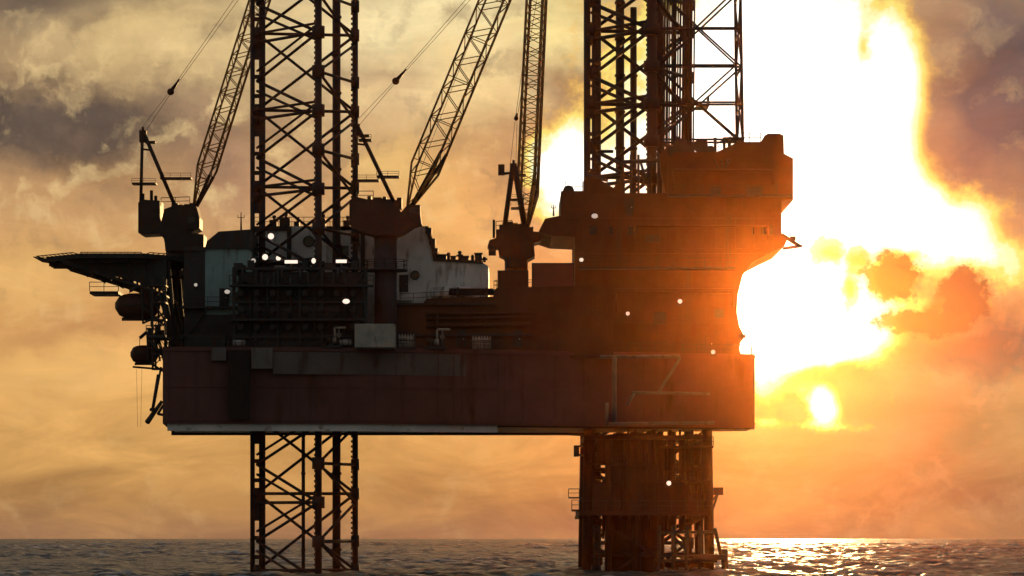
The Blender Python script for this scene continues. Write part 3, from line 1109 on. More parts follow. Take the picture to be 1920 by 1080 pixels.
# ------------------------------------------------------------------ helideck
def make_helideck():
    zt = Z(473, 5)
    cx, cy = X(226, 15), 16.0
    t = thing('helideck', 'dark eight-sided helicopter deck jutting out over the sea on a truss', 'helideck', (cx, cy, zt - 1))
    ro = 9.2
    pts = [(cx + ro * 1.02 * math.cos(math.radians(22.5 + 45 * k)), cy + ro * 1.12 * math.sin(math.radians(22.5 + 45 * k))) for k in range(8)]
    b = MB()
    b.plan(pts, zt - 0.55, zt)
    for i in range(-4, 5):      # beams under the plate
        y = cy + i * 2.0
        hw = ro * 0.93 if abs(i) < 2 else ro * 0.93 - (abs(i) - 1) * 1.55
        b.wbox(cx - hw, cx + hw, y - 0.12, y + 0.12, zt - 1.0, zt - 0.56)
    b.build('deck_plate', 'helideck', t)
    u = MB()
    for y in (cy - 6.8, cy - 3.4, cy, cy + 3.4, cy + 6.8):      # deep plated cantilever girders under the plate
        e = 86 + abs(y - cy) * 3
        u.prism([(e, 482), (312, 480), (312, 546), (242, 524), (170, 508), (e + 12, 494)], y - 0.15, y + 0.15)
    u.build('girder', 'helideck', t)
    n = MB()      # safety net frame all round, sloping outwards
    for k in range(8):
        p, q = Vector((*pts[k], zt - 0.25)), Vector((*pts[(k + 1) % 8], zt - 0.25))
        m = (p + q) / 2
        out = Vector((m.x - cx, m.y - cy, 0)).normalized() * 1.5 + Vector((0, 0, 0.25))
        n.tube(p + out, q + out, 0.06, 5)
        n.tube(p, p + out, 0.06, 5)
        n.tube(q, q + out, 0.06, 5)
        for i in range(1, 9):
            a = p.lerp(q, i / 9)
            n.tube(a, a + out, 0.04, 4)
        n.tube(p + out * .5, q + out * .5, 0.03, 4)
    n.build('safety_net', 'dark', t)
    tr = MB()
    xh = X(312, 10)
    zl = Z(556, 10)
    for y in (cy - 7, cy - 2.5, cy + 2.5, cy + 7):
        tr.tube((cx - 7.2 + abs(y - cy) * .25, y, zt - 1), (xh, y, zl), 0.26, 6)
        for i in range(1, 6):
            f = i / 6
            p = Vector((cx - 7.2, y, zt - 1)).lerp(Vector((xh, y, zl)), f)
            tr.tube(p, (p.x, y, zt - 1), 0.14, 5)
            p2 = Vector((cx - 7.2, y, zt - 1)).lerp(Vector((xh, y, zl)), min(1, f + 1 / 6))
            tr.tube((p.x, y, zt - 1), p2, 0.12, 5)
    for i in range(2, 7):
        f = i / 6
        p = Vector((cx - 7.2, cy, zt - 1)).lerp(Vector((xh, cy, zl)), f)
        tr.tube((p.x, cy - 7, p.z), (p.x, cy + 7, p.z), 0.16, 5)
    tr.box(168, 222, 546, 551, 12, 17)
    tr.rail([W(168, 546, 12), W(222, 546, 12)], 1.1, 1.3, 0.06)
    tr.build('truss', 'dark', t)
    # stub legs to the deck below
    for y in (cy - 6, cy + 6):
        s = MB()
        s.tube((xh - 0.4, y, zl + 0.3), (X(330, 10), y, ZD), 0.35, 8)
        s.tube((xh + 0.2, y, zt - 0.6), (X(330, 10), y, ZD), 0.25, 8)
        s.build('support_leg', 'dark', t)
    return t


make_helideck()


# ------------------------------------------------------------------ lifeboats under the helideck
def make_lifeboat(label, px, py, Y, ln, scale=1.0):
    c = W(px, py, Y)
    t = thing('lifeboat', label, 'lifeboat', (c.x, c.y, c.z - 1.5 * scale), 'lifeboats hung at the left end of the rig')
    # closed hull: stations along Y, rounded section
    b = MB()
    st, n = 11, 14
    vs, fs = [], []
    for i in range(st):
        s = -1 + 2 * i / (st - 1)
        k = (1 - abs(s) ** 2.6) ** 0.5 * 0.92 + 0.08
        for a in range(n):
            th = 2 * math.pi * a / n
            cx, sz = math.cos(th), math.sin(th)
            vs.append((c.x + s * ln, c.y + 1.5 * scale * k * math.copysign(abs(cx) ** 0.8, cx), c.z + 1.5 * scale * (k * 0.85 + .15) * math.copysign(abs(sz) ** 0.75, sz) * (0.9 if sz > 0 else 1)))
    for i in range(st - 1):
        for a in range(n):
            fs.append((i * n + a, (i + 1) * n + a, (i + 1) * n + (a + 1) % n, i * n + (a + 1) % n))
    fs += [tuple(range(n)), tuple(range(st * n - 1, st * n - n - 1, -1))]
    b.add(vs, fs, True)
    b.build('hull', 'orange', t)
    cb = MB()
    cb.wbox(c.x + 0.3, c.x + 1.5, c.y - 0.6 * scale, c.y + 0.6 * scale, c.z + 1.1 * scale, c.z + 1.9 * scale)
    cb.build('cockpit', 'orange', t)
    kl = MB()
    kl.wbox(c.x - ln * .7, c.x + ln * .7, c.y - 0.09, c.y + 0.09, c.z - 1.66 * scale, c.z - 1.3 * scale)
    kl.wbox(c.x - ln * .55, c.x + ln * .55, c.y - 1.56 * scale, c.y + 1.56 * scale, c.z - 0.08, c.z + 0.1)
    kl.build('fender_strip', 'dark', t)
    return t


make_lifeboat('larger dark rounded lifeboat hanging close under the helideck truss', 258, 573, 9.0, 2.7, 1.1)
make_lifeboat('smaller dark lifeboat hanging beside the hull corner above the anchor', 271, 664, 11.0, 1.7, 0.8)


def make_davit(label, pts, Y, posts):
    c = W(pts[-1][0], pts[-1][1], Y)
    t = thing('boat_davit', label, 'davit', c, 'davits that carry the lifeboats')
    for s in (-2.2, 2.2):
        a = MB()
        a.path([W(px, py, Y + s) for px, py in pts], 0.2, 6)
        for (p, q) in posts:
            a.tb((*p, Y + s), (*q, Y + s), 0.13, 5)
        a.build('arm', 'dark', t)
    f = MB()
    for (p, q) in posts:
        f.tb((*p, Y - 2.2), (*p, Y + 2.2), 0.12, 5)
        f.tb((*q, Y - 2.2), (*q, Y + 2.2), 0.12, 5)
    f.build('cross_bar', 'dark', t)
    w = MB()
    for s in (-2.2, 2.2):
        w.tube(W(pts[0][0], pts[0][1], Y + s), W(pts[0][0], pts[0][1] + 14, Y + s), 0.05, 4)
    w.build('fall_rope', 'cable', t)
    return t


make_davit('upper open davit frame holding the rounded lifeboat under the helideck', [(243, 546), (262, 536), (300, 552), (312, 600)], 9.0,
           [((266, 540), (268, 606)), ((282, 546), (284, 612)), ((268, 606), (312, 586)), ((284, 560), (310, 566)), ((296, 552), (298, 622)), ((268, 575), (310, 612))])
make_davit('lower davit frame holding the smaller lifeboat at the hull corner', [(262, 634), (276, 622), (296, 632), (308, 676)], 11.0,
           [((276, 626), (278, 678)), ((290, 632), (292, 690)), ((278, 678), (312, 700)), ((278, 650), (308, 660)), ((250, 688), (300, 692)), ((292, 640), (300, 676))])


# mooring gear: platform, capstans and the anchor at the corner
def make_mooring_platform():
    Y = 5.0
    t = thing('mooring_platform', 'small cluttered mooring platform on brackets at the left hull corner between the lifeboats', 'platform', (X(292, Y), Y, Z(640, Y)))
    b = MB()
    b.box(274, 310, 628, 633, Y - 3, Y + 4)
    b.rail([W(274, 628, Y - 2.9), W(308, 628, Y - 2.9)], 1.1, 1.0, 0.06)
    b.build('floor', 'dark', t)
    for px, py in ((282, 618), (296, 612), (303, 622)):
        c = MB()
        c.tb((px, 629, Y), (px, py, Y), 0.35, 10)
        c.tb((px, py, Y), (px, py - 3, Y), 0.5, 10)
        c.build('capstan', 'dark', t)
    for yy in (Y - 2.5, Y + 3.5):
        k = MB()
        k.tube(W(276, 633, yy), W(308, 668, yy), 0.16, 6)
        k.tube(W(290, 633, yy), W(292, 652, yy), 0.12, 6)
        k.build('bracket', 'dark', t)
    return t


make_mooring_platform()


def make_anchor():
    Y = 1.0
    t = thing('anchor', 'dark stockless anchor hung against the left end of the hull near its bottom edge', 'anchor', W(285, 795, Y))
    s = MB()
    s.tb((302, 688, Y), (288, 764, Y), 0.13, 6)
    s.tb((297, 702, Y), (286, 770, Y), 0.20, 8)
    s.build('shank', 'dark', t)
    f = MB()
    f.tb((276, 792, Y), (304, 752, Y), 0.34, 8, 0.2)
    f.tb((276, 792, Y - 1.2), (292, 768, Y), 0.3, 8, 0.26)
    f.tb((276, 792, Y + 1.2), (292, 768, Y), 0.3, 8, 0.26)
    f.tb((284, 768, Y - 1.3), (284, 768, Y + 1.3), 0.24, 8)
    f.build('fluke', 'dark', t)
    b = MB()
    b.tb((306, 760, Y), (296, 776, Y), 0.16, 6)
    b.tb((306, 778, Y), (296, 776, Y), 0.16, 6)
    b.tb((306, 760, Y + 2), (296, 776, Y), 0.16, 6)
    b.build('bolster', 'dark', t)
    return t


make_anchor()
m = MB()
for dx in (0, 10):
    m.tb((256 + dx, 692, 11), (258 + dx * .6, 800, 11), 0.022, 4)
tag(m.build('boat_rope', 'cable', None, W(262, 800, 11)), 'thin pair of ropes trailing down from the smaller lifeboat', 'rope')


# ------------------------------------------------------------------ wellhead jacket under the right end
def make_wellhead():
    Ya, Yb = 18.5, 41.0
    t = thing('wellhead_platform', 'rusty red-brown wellhead jacket with decks and a fat caisson in the sea below the rig', 'wellhead platform', (X(1205, Ya), Ya, -4))
    zb, zt = -4.0, Z(806, Ya)
    zd = Z(962, Ya)
    for i, px in enumerate((1104, 1326)):
        for y in (Ya, Yb):
            b = MB()
            x = X(px, Ya)
            b.tube((x + (-0.35 if i == 0 else 0.35), y, zb), (x, y, zt), 0.62, 12)
            b.build('jacket_leg', 'caisson', t)
    c = MB().tube((X(1180, 21.6), 21.6, zb), (X(1180, 21.6), 21.6, zt - 0.5), 2.9, 28)
    z = -2
    while z < zt - 1:
        c.tube((X(1180, 21.6), 21.6, z), (X(1180, 21.6), 21.6, z + 0.25), 3.0, 28)
        z += 4.2
    c.build('caisson', 'caisson', t)
    d = MB()
    x0, x1 = X(1086, Ya), X(1332, Ya)
    d.wbox(x0, x1, Ya - 1.5, Yb + 1.5, zd - 0.3, zd + 0.3)
    d.wbox(X(1072, Ya), x0 + 0.1, Ya, Ya + 4, zd + 0.2, zd + 0.45)
    MB().wbox(x0 + .6, x1 - .4, Ya - 1.3, Yb + 1.3, zt - 1.2, zt - 0.7).build('deck', 'caisson', t)
    for i in range(14):
        x = x0 + (x1 - x0) * i / 13
        d.wbox(x - .1, x + .1, Ya - 1.55, Yb + 1.4, zd - 0.75, zd - 0.3)
    d.build('deck', 'caisson', t)
    r = MB()
    r.rail([(X(1072, Ya), Ya, zd + .4), (x0, Ya, zd + .4), (x0, Ya - 1.4, zd + .3), (x1, Ya - 1.4, zd + .3), (x1, Yb, zd + .3)], 1.2, 1.6, 0.06)
    r.rail([(X(1066, Ya), Ya, Z(932, Ya)), (x0, Ya, Z(932, Ya))], 1.0, 1.2, 0.06)
    r.wbox(X(1066, Ya), X(1106, Ya), Ya - .2, Ya + 1.4, Z(932, Ya) - .18, Z(932, Ya))
    r.build('guard_rail', 'dark', t)
    # conductors and equipment packed between the two decks
    k = MB()
    rnd = random.Random(5)
    for i in range(9):
        px = 1140 + i * 17 + rnd.uniform(-3, 3)
        y = Ya - 0.6 + (i * 5 % 9) * 0.12
        k.tube((X(px, y), y, zb if i % 3 == 0 else zd - 2), (X(px, y), y, zt - 0.8), 0.42 + 0.12 * (i % 2), 10)
    k.build('conductor', 'caisson', t)
    eq = MB()
    for (a, c_, p, q, y) in ((1116, 1146, 916, 958, Ya - .9), (1150, 1232, 866, 960, Ya - .5), (1228, 1286, 905, 960, Ya - 1.1), (1290, 1314, 936, 960, Ya - .7), (1120, 1190, 822, 866, Ya - .4), (1180, 1250, 818, 880, Ya - .2), (1112, 1140, 905, 960, Ya - 1.2)):
        eq.box(a, c_, p, q, y, Ya + 0.5)
    for i in range(12):
        px = 1112 + i * 18
        eq.tb((px, 960, Ya + .4), (px, 960 - rnd.uniform(30, 120), Ya + .4), rnd.uniform(0.1, 0.26), 6)
    for py in (840, 868, 900, 930):
        eq.tb((1100, py + rnd.uniform(-6, 6), Ya + .4), (1320, py + rnd.uniform(-6, 6), Ya + .4), rnd.uniform(.12, .22), 6)
    eq.build('equipment', 'caisson', t)
    for (a_, c_, p, q, d0, d1) in ((1150, 1216, 812, 962, 1.6, 4.0), (1218, 1262, 838, 961, 0.7, 3.2), (1264, 1290, 896, 962, 1.4, 3.6), (1218, 1240, 812, 838, 1.8, 3.0)):
        cl = MB()
        cl.box(a_, c_, p, q, Ya + d0, Ya + d1)
        ribs(cl, a_ + 3, c_ - 3, p + 3, q - 3, Ya + d0, 1.1, 0.12)
        cl.build('wind_wall', 'caisson', t)
    for py, a_, c_ in ((868, 1098, 1218), (900, 1206, 1334), (836, 1240, 1338)):
        wk = MB().box(a_, c_, py, py + 4, Ya - 1.4, Ya + 0.6)
        wk.rail([W(a_, py, Ya - 1.3), W(c_, py, Ya - 1.3)], 1.1, 1.3, 0.06)
        wk.build('walkway', 'caisson', t)
    rnd = random.Random(9)
    for i in range(15):
        px = 1100 + i * 15.6 + rnd.uniform(-4, 4)
        p_, q_ = rnd.choice(((806, 880), (830, 962), (870, 962), (806, 962), (900, 1010)))
        MB().tb((px, p_, Ya - 0.3), (px, q_, Ya - 0.3), rnd.uniform(0.12, 0.34), 8).build('riser_pipe', 'caisson', t)
    for nm, a, c_, y in (('bracing', 1104, 1326, Ya), ('bracing', 1104, 1326, Yb)):
        br = MB()
        xa, xc = X(a, Ya), X(c_, Ya)
        for (za, zc) in ((zt, zd), (zd, zb + 2)):
            br.tube((xa, y, za), (xc, y, zc), 0.26, 8)
            br.tube((xc, y, za), (xa, y, zc), 0.26, 8)
        for z in (Z(1042, Ya), Z(880, Ya)):
            br.tube((xa, y, z), (xc, y, z), 0.24, 8)
        br.build(nm, 'caisson', t)
    lw = MB()
    lw.prism([(1128, 966), (1270, 966), (1262, 990), (1240, 1010), (1226, 1040), (1226, 1100), (1134, 1100), (1134, 1000)], Ya + 1.2, Ya + 2.6)
    lw.build('splash_wall', 'caisson', t)
    for a_, c_, py in ((1228, 1322, 1048), (1100, 1130, 1044)):
        MB().box(a_, c_, py, py + 16, Ya + 0.8, Ya + 3).build('riser_guard', 'caisson', t)
    # boat landing to the right, low
    bl = MB()
    for px in (1236, 1262, 1288, 1312):
        bl.tb((px, 985, Ya - 1), (px, 1090, Ya - 1), 0.24, 8)
    for py in (998, 1042, 1052, 1070):
        bl.tb((1230, py, Ya - 1), (1345, py, Ya - 1), 0.2, 6)
    bl.box(1300, 1364, 1040, 1050, Ya - 2, Ya + 3)
    bl.tb((1358, 1030, Ya), (1360, 1100, Ya), 0.45, 8)
    bl.tb((1340, 990, Ya), (1352, 1042, Ya), 0.24, 8)
    bl.build('boat_landing', 'dark', t)
    ld = MB()
    for px in (1114, 1124):
        ld.tb((px, 985, Ya - .9), (px, 1085, Ya - .9), 0.08, 4)
    for i in range(18):
        ld.tb((1114, 986 + i * 5.6, Ya - .9), (1124, 986 + i * 5.6, Ya - .9), 0.05, 4)
    ld.build('ladder', 'dark', t)
    lb = MB()
    lb.box(1338, 1356, 914, 928, Ya + 0, Ya + 1.4)
    lb.tb((1330, 946, Ya + .6), (1346, 926, Ya + .6), 0.14, 6)
    lb.tb((1334, 962, Ya + .6), (1346, 926, Ya + .6), 0.12, 6)
    ub = MB().box(1076, 1086, 835, 856, Ya, Ya + 1.5)
    ub.tb((1080, 838, Ya + .7), (1108, 832, Ya + .7), 0.14, 5)
    ub.tb((1080, 852, Ya + .7), (1108, 856, Ya + .7), 0.14, 5)
    ub.build('navigation_light_bracket', 'dark', t)
    MB().tb((1066, 815, Ya), (1110, 817, Ya), 0.1, 5).build('handling_beam', 'dark', t)
    lb.build('navigation_light_bracket', 'dark', t)
    return t


make_wellhead()


# ------------------------------------------------------------------ loose deck gear
def container(label, px0, px1, py0, py1, Ya, Yb, mat):
    c = W((px0 + px1) / 2, py1, Ya)
    t = thing('cargo_container', label, 'container', c, 'steel boxes stowed on the deck')
    b = MB()
    b.box(px0, px1, py0, py1, Ya, Yb)
    ribs(b, px0 + 2, px1 - 2, py0 + 2, py1 - 2, Ya, 0.5, 0.07)
    b.build('body', mat, t)
    f = MB()
    for px in (px0, px1):
        f.box(px - 1, px + 1, py0 - 1, py1 + 0.4, Ya - 0.12, Ya + 0.1)
    f.box(px0, px1, py0 - 1, py0 + 1, Ya - 0.1, Ya + 0.1)
    f.build('corner_post', 'dark', t)
    return t


container('brown steel box on the long ribbed module just left of the block', 934, 990, 508, 541, 11.0, 13.4, 'brown')
container('dull red-brown steel box close beside the brown one on the ribbed module', 998, 1076, 494, 539, 11.2, 13.2, 'hull')
container('grey-green steel box lying on the deck edge below the living quarters', 352, 420, 630, 651, 1.2, 4.0, 'helideck')


def tank(label, px0, px1, py, r, Y):
    a, b = W(px0, py, Y), W(px1, py, Y)
    t = thing('storage_tank', label, 'tank', (a.x, Y, a.z - r), None)
    m = MB()
    m.tube(a, b, r, 16)
    m.ball(a, r, 0.5, 1, 1, 16, 8)
    m.ball(b, r, 0.5, 1, 1, 16, 8)
    m.build('shell', 'grey', t)
    s = MB()
    for f in (0.2, 0.8):
        p = a.lerp(b, f)
        s.wbox(p.x - .2, p.x + .2, Y - r * .8, Y + r * .8, p.z - r - 0.5, p.z - r * .6)
    s.build('saddle', 'dark', t)
    return t


tank('horizontal grey tank on the roof edge of the ribbed module below the stepped grey deckhouse', 812, 880, 549, 0.75, 12.0)


def mast_antenna(label, px, py0, py1, Y, arms):
    t = thing('antenna_mast', label, 'antenna', W(px, py0, Y), None)
    m = MB()
    m.tb((px, py0, Y), (px, py1, Y), 0.12, 6, 0.05)
    m.build('pole', 'dark', t)
    a = MB()
    for py, w in arms:
        a.tb((px - w, py, Y), (px + w, py, Y), 0.05, 4)
        for s in (-w, w):
            a.tb((px + s, py, Y), (px + s, py - 5, Y), 0.05, 4)
    a.build('cross_arm', 'dark', t)
    return t


mast_antenna('thin radio mast on the dark roof of the pale living quarters', 452, 431, 398, 14.0, ((408, 6),))
mast_antenna('thin mast on the steps of the block just right of the far crane', 1038, 405, 384, 24.0, ((390, 4),))


def raft(label, px, py, Y, n=1):
    c = W(px, py, Y)
    t = thing('life_raft', label, 'life raft', (c.x, Y, c.z - .5), 'life raft canisters on the deck edge')
    m = MB()
    m.tube((c.x - .6, Y, c.z), (c.x + .6, Y, c.z), 0.36, 14)
    m.ball((c.x - .6, Y, c.z), 0.36, .4, 1, 1, 14, 7)
    m.ball((c.x + .6, Y, c.z), 0.36, .4, 1, 1, 14, 7)
    m.build('canister', 'raft', t)
    s = MB()
    for d in (-.4, .4):
        s.wbox(c.x + d - .06, c.x + d + .06, Y - .4, Y + .4, c.z - .55, c.z - .28)
        s.tube((c.x + d - .04, Y, c.z), (c.x + d + .04, Y, c.z), 0.38, 14)
    s.build('cradle', 'dark', t)
    return t


raft('white life raft canister on the deck edge left of the grey sponson box', 648, 642, 2.4)
raft('white life raft canister on the deck edge between the steel box and the dark fender', 448, 643, 1.6)


def make_stair_tower():
    Y = 3.2
    t = thing('stair_tower', 'dark zigzag stair tower at the hull corner behind the smaller lifeboat', 'stair tower', W(300, 690, Y))
    f = MB()
    for px in (286, 309):
        for yy in (Y, Y + 2.4):
            f.tb((px, 520, yy), (px, 694, yy), 0.12, 5)
    for py in (534, 566, 598, 630, 662, 690):
        f.box(284, 311, py, py + 2.5, Y - 0.1, Y + 2.5)
    for i, (a, c) in enumerate(((534, 566), (566, 598), (598, 630), (630, 662), (662, 690))):
        f.tb((286, a if i % 2 else c, Y), (309, c if i % 2 else a, Y), 0.07, 4)
    f.build('frame', 'dark', t)
    for i, (a, c) in enumerate(((534, 566), (566, 598), (598, 630), (630, 662))):
        st = MB()
        p0, p1 = (288, 307) if i % 2 else (307, 288)
        for yy in (Y + 0.5, Y + 1.7):
            st.tb((p0, a, yy), (p1, c, yy), 0.13, 4)
            st.tb((p0, a - 16, yy), (p1, c - 16, yy), 0.05, 4)
        for k in range(9):
            q = (k + .5) / 9
            st.tb((p0 + (p1 - p0) * q, a + (c - a) * q, Y + .5), (p0 + (p1 - p0) * q, a + (c - a) * q, Y + 1.7), 0.06, 4)
        st.build('flight', 'dark', t)
    return t


make_stair_tower()


def make_bottle_rack(label, px0, px1, py, Y, n):
    t = thing('bottle_rack', label, 'bottle rack', W((px0 + px1) / 2, py, Y), 'gas bottle racks on the deck')
    f = MB()
    x0, x1, z = X(px0, Y), X(px1, Y), Z(py, Y)
    for x in (x0, x1):
        f.wbox(x - .06, x + .06, Y - .1, Y + 1.1, z, z + 2.1)
    for h in (0.1, 1.0, 2.05):
        f.wbox(x0, x1, Y - .12, Y - .05, z + h - .05, z + h + .05)
    f.build('rack_frame', 'dark', t)
    for i in range(n):
        x = x0 + (x1 - x0) * (i + .5) / n
        b = MB().tube((x, Y + .35, z + .05), (x, Y + .35, z + 1.5), .16, 10)
        b.tube((x, Y + .35, z + 1.5), (x, Y + .35, z + 1.75), .16, 10, .05)
        b.build('bottle', 'panel', t)
    return t


make_bottle_rack('rack of pale gas bottles on the hull deck beside the grey sponson box', 746, 778, 654, 3.6, 6)
make_bottle_rack('rack of pale gas bottles on the hull deck under the long horizontal pipes', 884, 922, 657, 7.4, 7)


def make_pipe_stack(label, px0, px1, py, Y, n, rows):
    t = thing('pipe_stack', label, 'pipe stack', W((px0 + px1) / 2, py, Y), 'drill pipe stacks on the deck')
    x0, x1, z = X(px0, Y), X(px1, Y), Z(py, Y)
    for x in (x0 + .8, x1 - .8):
        MB().wbox(x - .12, x + .12, Y - .2, Y + n * .3, z, z + .2 + rows * .3).build('stanchion', 'dark', t)
    rnd = random.Random(int(px0))
    for r_ in range(rows):
        for k in range(n - r_):
            y = Y + .15 + k * .3 + r_ * .15
            d = rnd.uniform(-.4, .4)
            MB().tube((x0 + d, y, z + .35 + r_ * .27), (x1 + d, y, z + .35 + r_ * .27), .14, 8).build('pipe', 'leg', t)
    return t


make_pipe_stack('stack of dark drill pipes on the ribbed module roof beside the brown steel box', 846, 926, 556, 10.6, 5, 3)


def make_skid(label, px0, px1, py, Y, seed):
    t = thing('pump_skid', label, 'pump skid', W((px0 + px1) / 2, py, Y), 'pump skids along the deck edge')
    rnd = random.Random(seed)
    x0, x1, z = X(px0, Y), X(px1, Y), Z(py, Y)
    MB().wbox(x0, x1, Y, Y + 1.6, z, z + .3).build('base_frame', 'dark', t)
    m = MB().tube((x0 + .4, Y + .8, z + .9), (x0 + (x1 - x0) * .45, Y + .8, z + .9), .5, 14)
    m.wbox(x0 + .6, x0 + 1.2, Y + .4, Y + 1.2, z + .3, z + .6)
    m.build('motor', 'crane', t)
    p = MB().tube((x0 + (x1 - x0) * .5, Y + .8, z + .9), (x0 + (x1 - x0) * .7, Y + .8, z + .9), .38, 12)
    p.tube((x0 + (x1 - x0) * .62, Y + .8, z + .9), (x0 + (x1 - x0) * .62, Y + .8, z + 2.4), .14, 8)
    p.tube((x0 + (x1 - x0) * .62, Y + .8, z + 2.4), (x1 + .5, Y + .8, z + 2.4), .14, 8)
    p.build('pump', 'panel', t)
    v = MB()
    cx = x0 + (x1 - x0) * .85
    v.tube((cx, Y + .8, z + .3), (cx, Y + .8, z + 2.4), .12, 8)
    v.tube((cx, Y + .3, z + 1.5), (cx, Y + .42, z + 1.5), .32, 12)
    v.build('valve', 'hull_light', t)
    return t


make_skid('pump skid on the deck edge between the raft canister and the grey sponson box', 606, 640, 652, 1.4, 1)
make_skid('pump skid on the deck edge right of the first gas bottle rack', 792, 836, 655, 4.2, 2)
make_skid('pump skid on the deck edge nearest the pipe frame below the brown block', 1050, 1100, 664, 10.6, 3)

# ------------------------------------------------------------------ lamps
def make_floodlight(label, px, py, Y, mat='lamp', r=0.36, w=1.0, group='lit floodlights on the rig'):
    """round floodlight facing out over the water: housing, lens, yoke and a stub back to the wall"""
    c = W(px, py, Y)
    t = thing('floodlight', label, 'floodlight', c, group)
    h = MB()
    h.tube((c.x, Y, c.z), (c.x, Y + 0.55, c.z), r * 1.18, 14, r * 0.7)
    h.wbox(c.x - r * 1.2, c.x + r * 1.2, Y - 0.35, Y + 0.5, c.z + r * 1.12, c.z + r * 1.12 + 0.06)
    h.build('housing', 'dark', t)
    y = MB()
    y.tube((c.x - r * 1.3, Y + .25, c.z), (c.x - r * 1.3, Y + .25, c.z - r * 1.6), 0.05, 5)
    y.tube((c.x + r * 1.3, Y + .25, c.z), (c.x + r * 1.3, Y + .25, c.z - r * 1.6), 0.05, 5)
    y.tube((c.x - r * 1.3, Y + .25, c.z - r * 1.6), (c.x + r * 1.3, Y + .25, c.z - r * 1.6), 0.05, 5)
    y.tube((c.x, Y + .25, c.z - r * 1.6), (c.x, Y + 1.2, c.z - r * 1.6), 0.07, 5)
    y.build('bracket', 'dark', t)
    l = MB()
    l.ball((c.x, Y, c.z), r, w, 0.35, 1, 14, 8)
    l.build('lens', mat, t)
    return t


for lab, px, py, Y, mat, r, w in (
        ('lit floodlight on the lattice leg, the highest of those above the jacking frame', 508, 443, 12.2, 'lamp', .44, 1),
        ('lit floodlight on the low row, the bright one nearest the pale quarters', 497, 482, 12.2, 'lamp', .42, 1),
        ('lit floodlight second along the low row on the lattice leg, beside a glowing strip', 522, 484, 12.4, 'lamp', .36, 1),
        ('slanting lit floodlight just below the dark porthole of the control house', 588, 489, 3.4, 'lamp', .38, .8),
        ('faint floodlight at the roof corner of the pale quarters by the lattice leg', 475, 489, 6.8, 'lamp_dim', .34, 1),
        ('oval lit floodlight on the dark jacking frame left of the middle crane pedestal', 649, 565, 1.2, 'lamp', .34, 1.5),
        ('small dim floodlight low on the pale living quarters wall, left of the ladder', 367, 534, 6.6, 'lamp_dim', .24, 1),
        ('small dim floodlight low on the pale living quarters wall, at its right edge', 426, 547, 6.4, 'lamp_dim', .3, 1.3),
        ('dim floodlight high on the brown block under the bright sky hole', 1115, 405, 19.0, 'lamp_dim', .36, 1.3),
        ('lit floodlight at the overhang on the left side of the brown block', 1090, 487, 19.0, 'lamp', .3, 1),
        ('lit floodlight on the brown block\'s ribbed wall, left of the orange glow', 1177, 588, 18.6, 'lamp', .27, 1),
        ('lit floodlight on the brown block inside the orange glow', 1275, 565, 18.6, 'lamp', .32, 1),
        ('lit floodlight at deck level nearest the sunlit edge of the block', 1337, 660, 14.6, 'lamp', .3, 1),
        ('lit floodlight low on the wellhead jacket above its deck', 1254, 906, 16.6, 'lamp', .34, 1)):
    make_floodlight(lab, px, py, Y, mat, r * 0.84, w)


def make_strip(label, px0, px1, py, Y):
    a, b = W(px0, py, Y), W(px1, py, Y)
    t = thing('strip_light', label, 'strip light', (a + b) / 2, 'lit strip lights on the jacking frame')
    MB().wbox(a.x - .1, b.x + .1, Y, Y + .3, a.z - .1, a.z + .32).build('housing', 'dark', t)
    MB().tube(a + Vector((0, -.05, 0)), b + Vector((0, -.05, 0)), 0.2, 8).build('tube', 'lamp', t)
    MB().wbox((a.x + b.x) / 2 - .06, (a.x + b.x) / 2 + .06, Y + .1, Y + .6, a.z - 1.1, a.z + .1).build('bracket', 'dark', t)


make_strip('glowing strip light on the jacking frame between two floodlights', 534, 558, 491, 2.6)
make_strip('glowing strip light on the jacking frame nearest the thick crane pedestal', 630, 650, 490, 2.6)

# ------------------------------------------------------------------ air: haze box added for the sun's glow over the rig
HZ = MB().wbox(-1300, 1300, -1690, 875, -6, 87).build('glow_haze', 'dark', None, (0, 0, 0))
tag(HZ, None, None, kind='stuff')
hm = bpy.data.materials.new('glow_haze_air')
hm.use_nodes = True
for n in list(hm.node_tree.nodes):
    if n.type == 'BSDF_PRINCIPLED':
        hm.node_tree.nodes.remove(n)
pv = hm.node_tree.nodes.new('ShaderNodeVolumePrincipled')
pv.inputs['Color'].default_value = (1.0, 0.31, 0.05, 1)
pv.inputs['Density'].default_value = 1.3e-5
pv.inputs['Anisotropy'].default_value = 0.965
hm.node_tree.links.new(pv.outputs['Volume'], [n for n in hm.node_tree.nodes if n.type == 'OUTPUT_MATERIAL'][0].inputs['Volume'])
HZ.data.materials.clear()
HZ.data.materials.append(hm)

# ------------------------------------------------------------------ sky and sun
SUNPX, SUNPY = 1472, 580
s_az = math.atan((SUNPX - 960) / F)
s_el = math.atan((Y0 - SUNPY) / F)
world = bpy.data.worlds.new('World')
sc.world = world
world.use_nodes = True
nt = world.node_tree
N, L = nt.nodes, nt.links
bg = N['Background']


def mth(op, a, b=None, c=None, clamp=False):
    n = N.new('ShaderNodeMath')
    n.operation = op
    n.use_clamp = clamp
    for i, v in enumerate((a, b, c)):
        if v is None: continue
        if isinstance(v, (int, float)):
            n.inputs[i].default_value = v
        else:
            L.new(v, n.inputs[i])
    return n.outputs[0]


def vmth(op, a, b=None, scale=None):
    n = N.new('ShaderNodeVectorMath')
    n.operation = op
    for i, v in enumerate((a, b)):
        if v is None: continue
        if isinstance(v, tuple):
            n.inputs[i].default_value = v
        else:
            L.new(v, n.inputs[i])
    if scale is not None:
        n.inputs['Scale'].default_value = scale
    return n.outputs['Value'] if op in ('DOT_PRODUCT', 'LENGTH') else n.outputs['Vector']


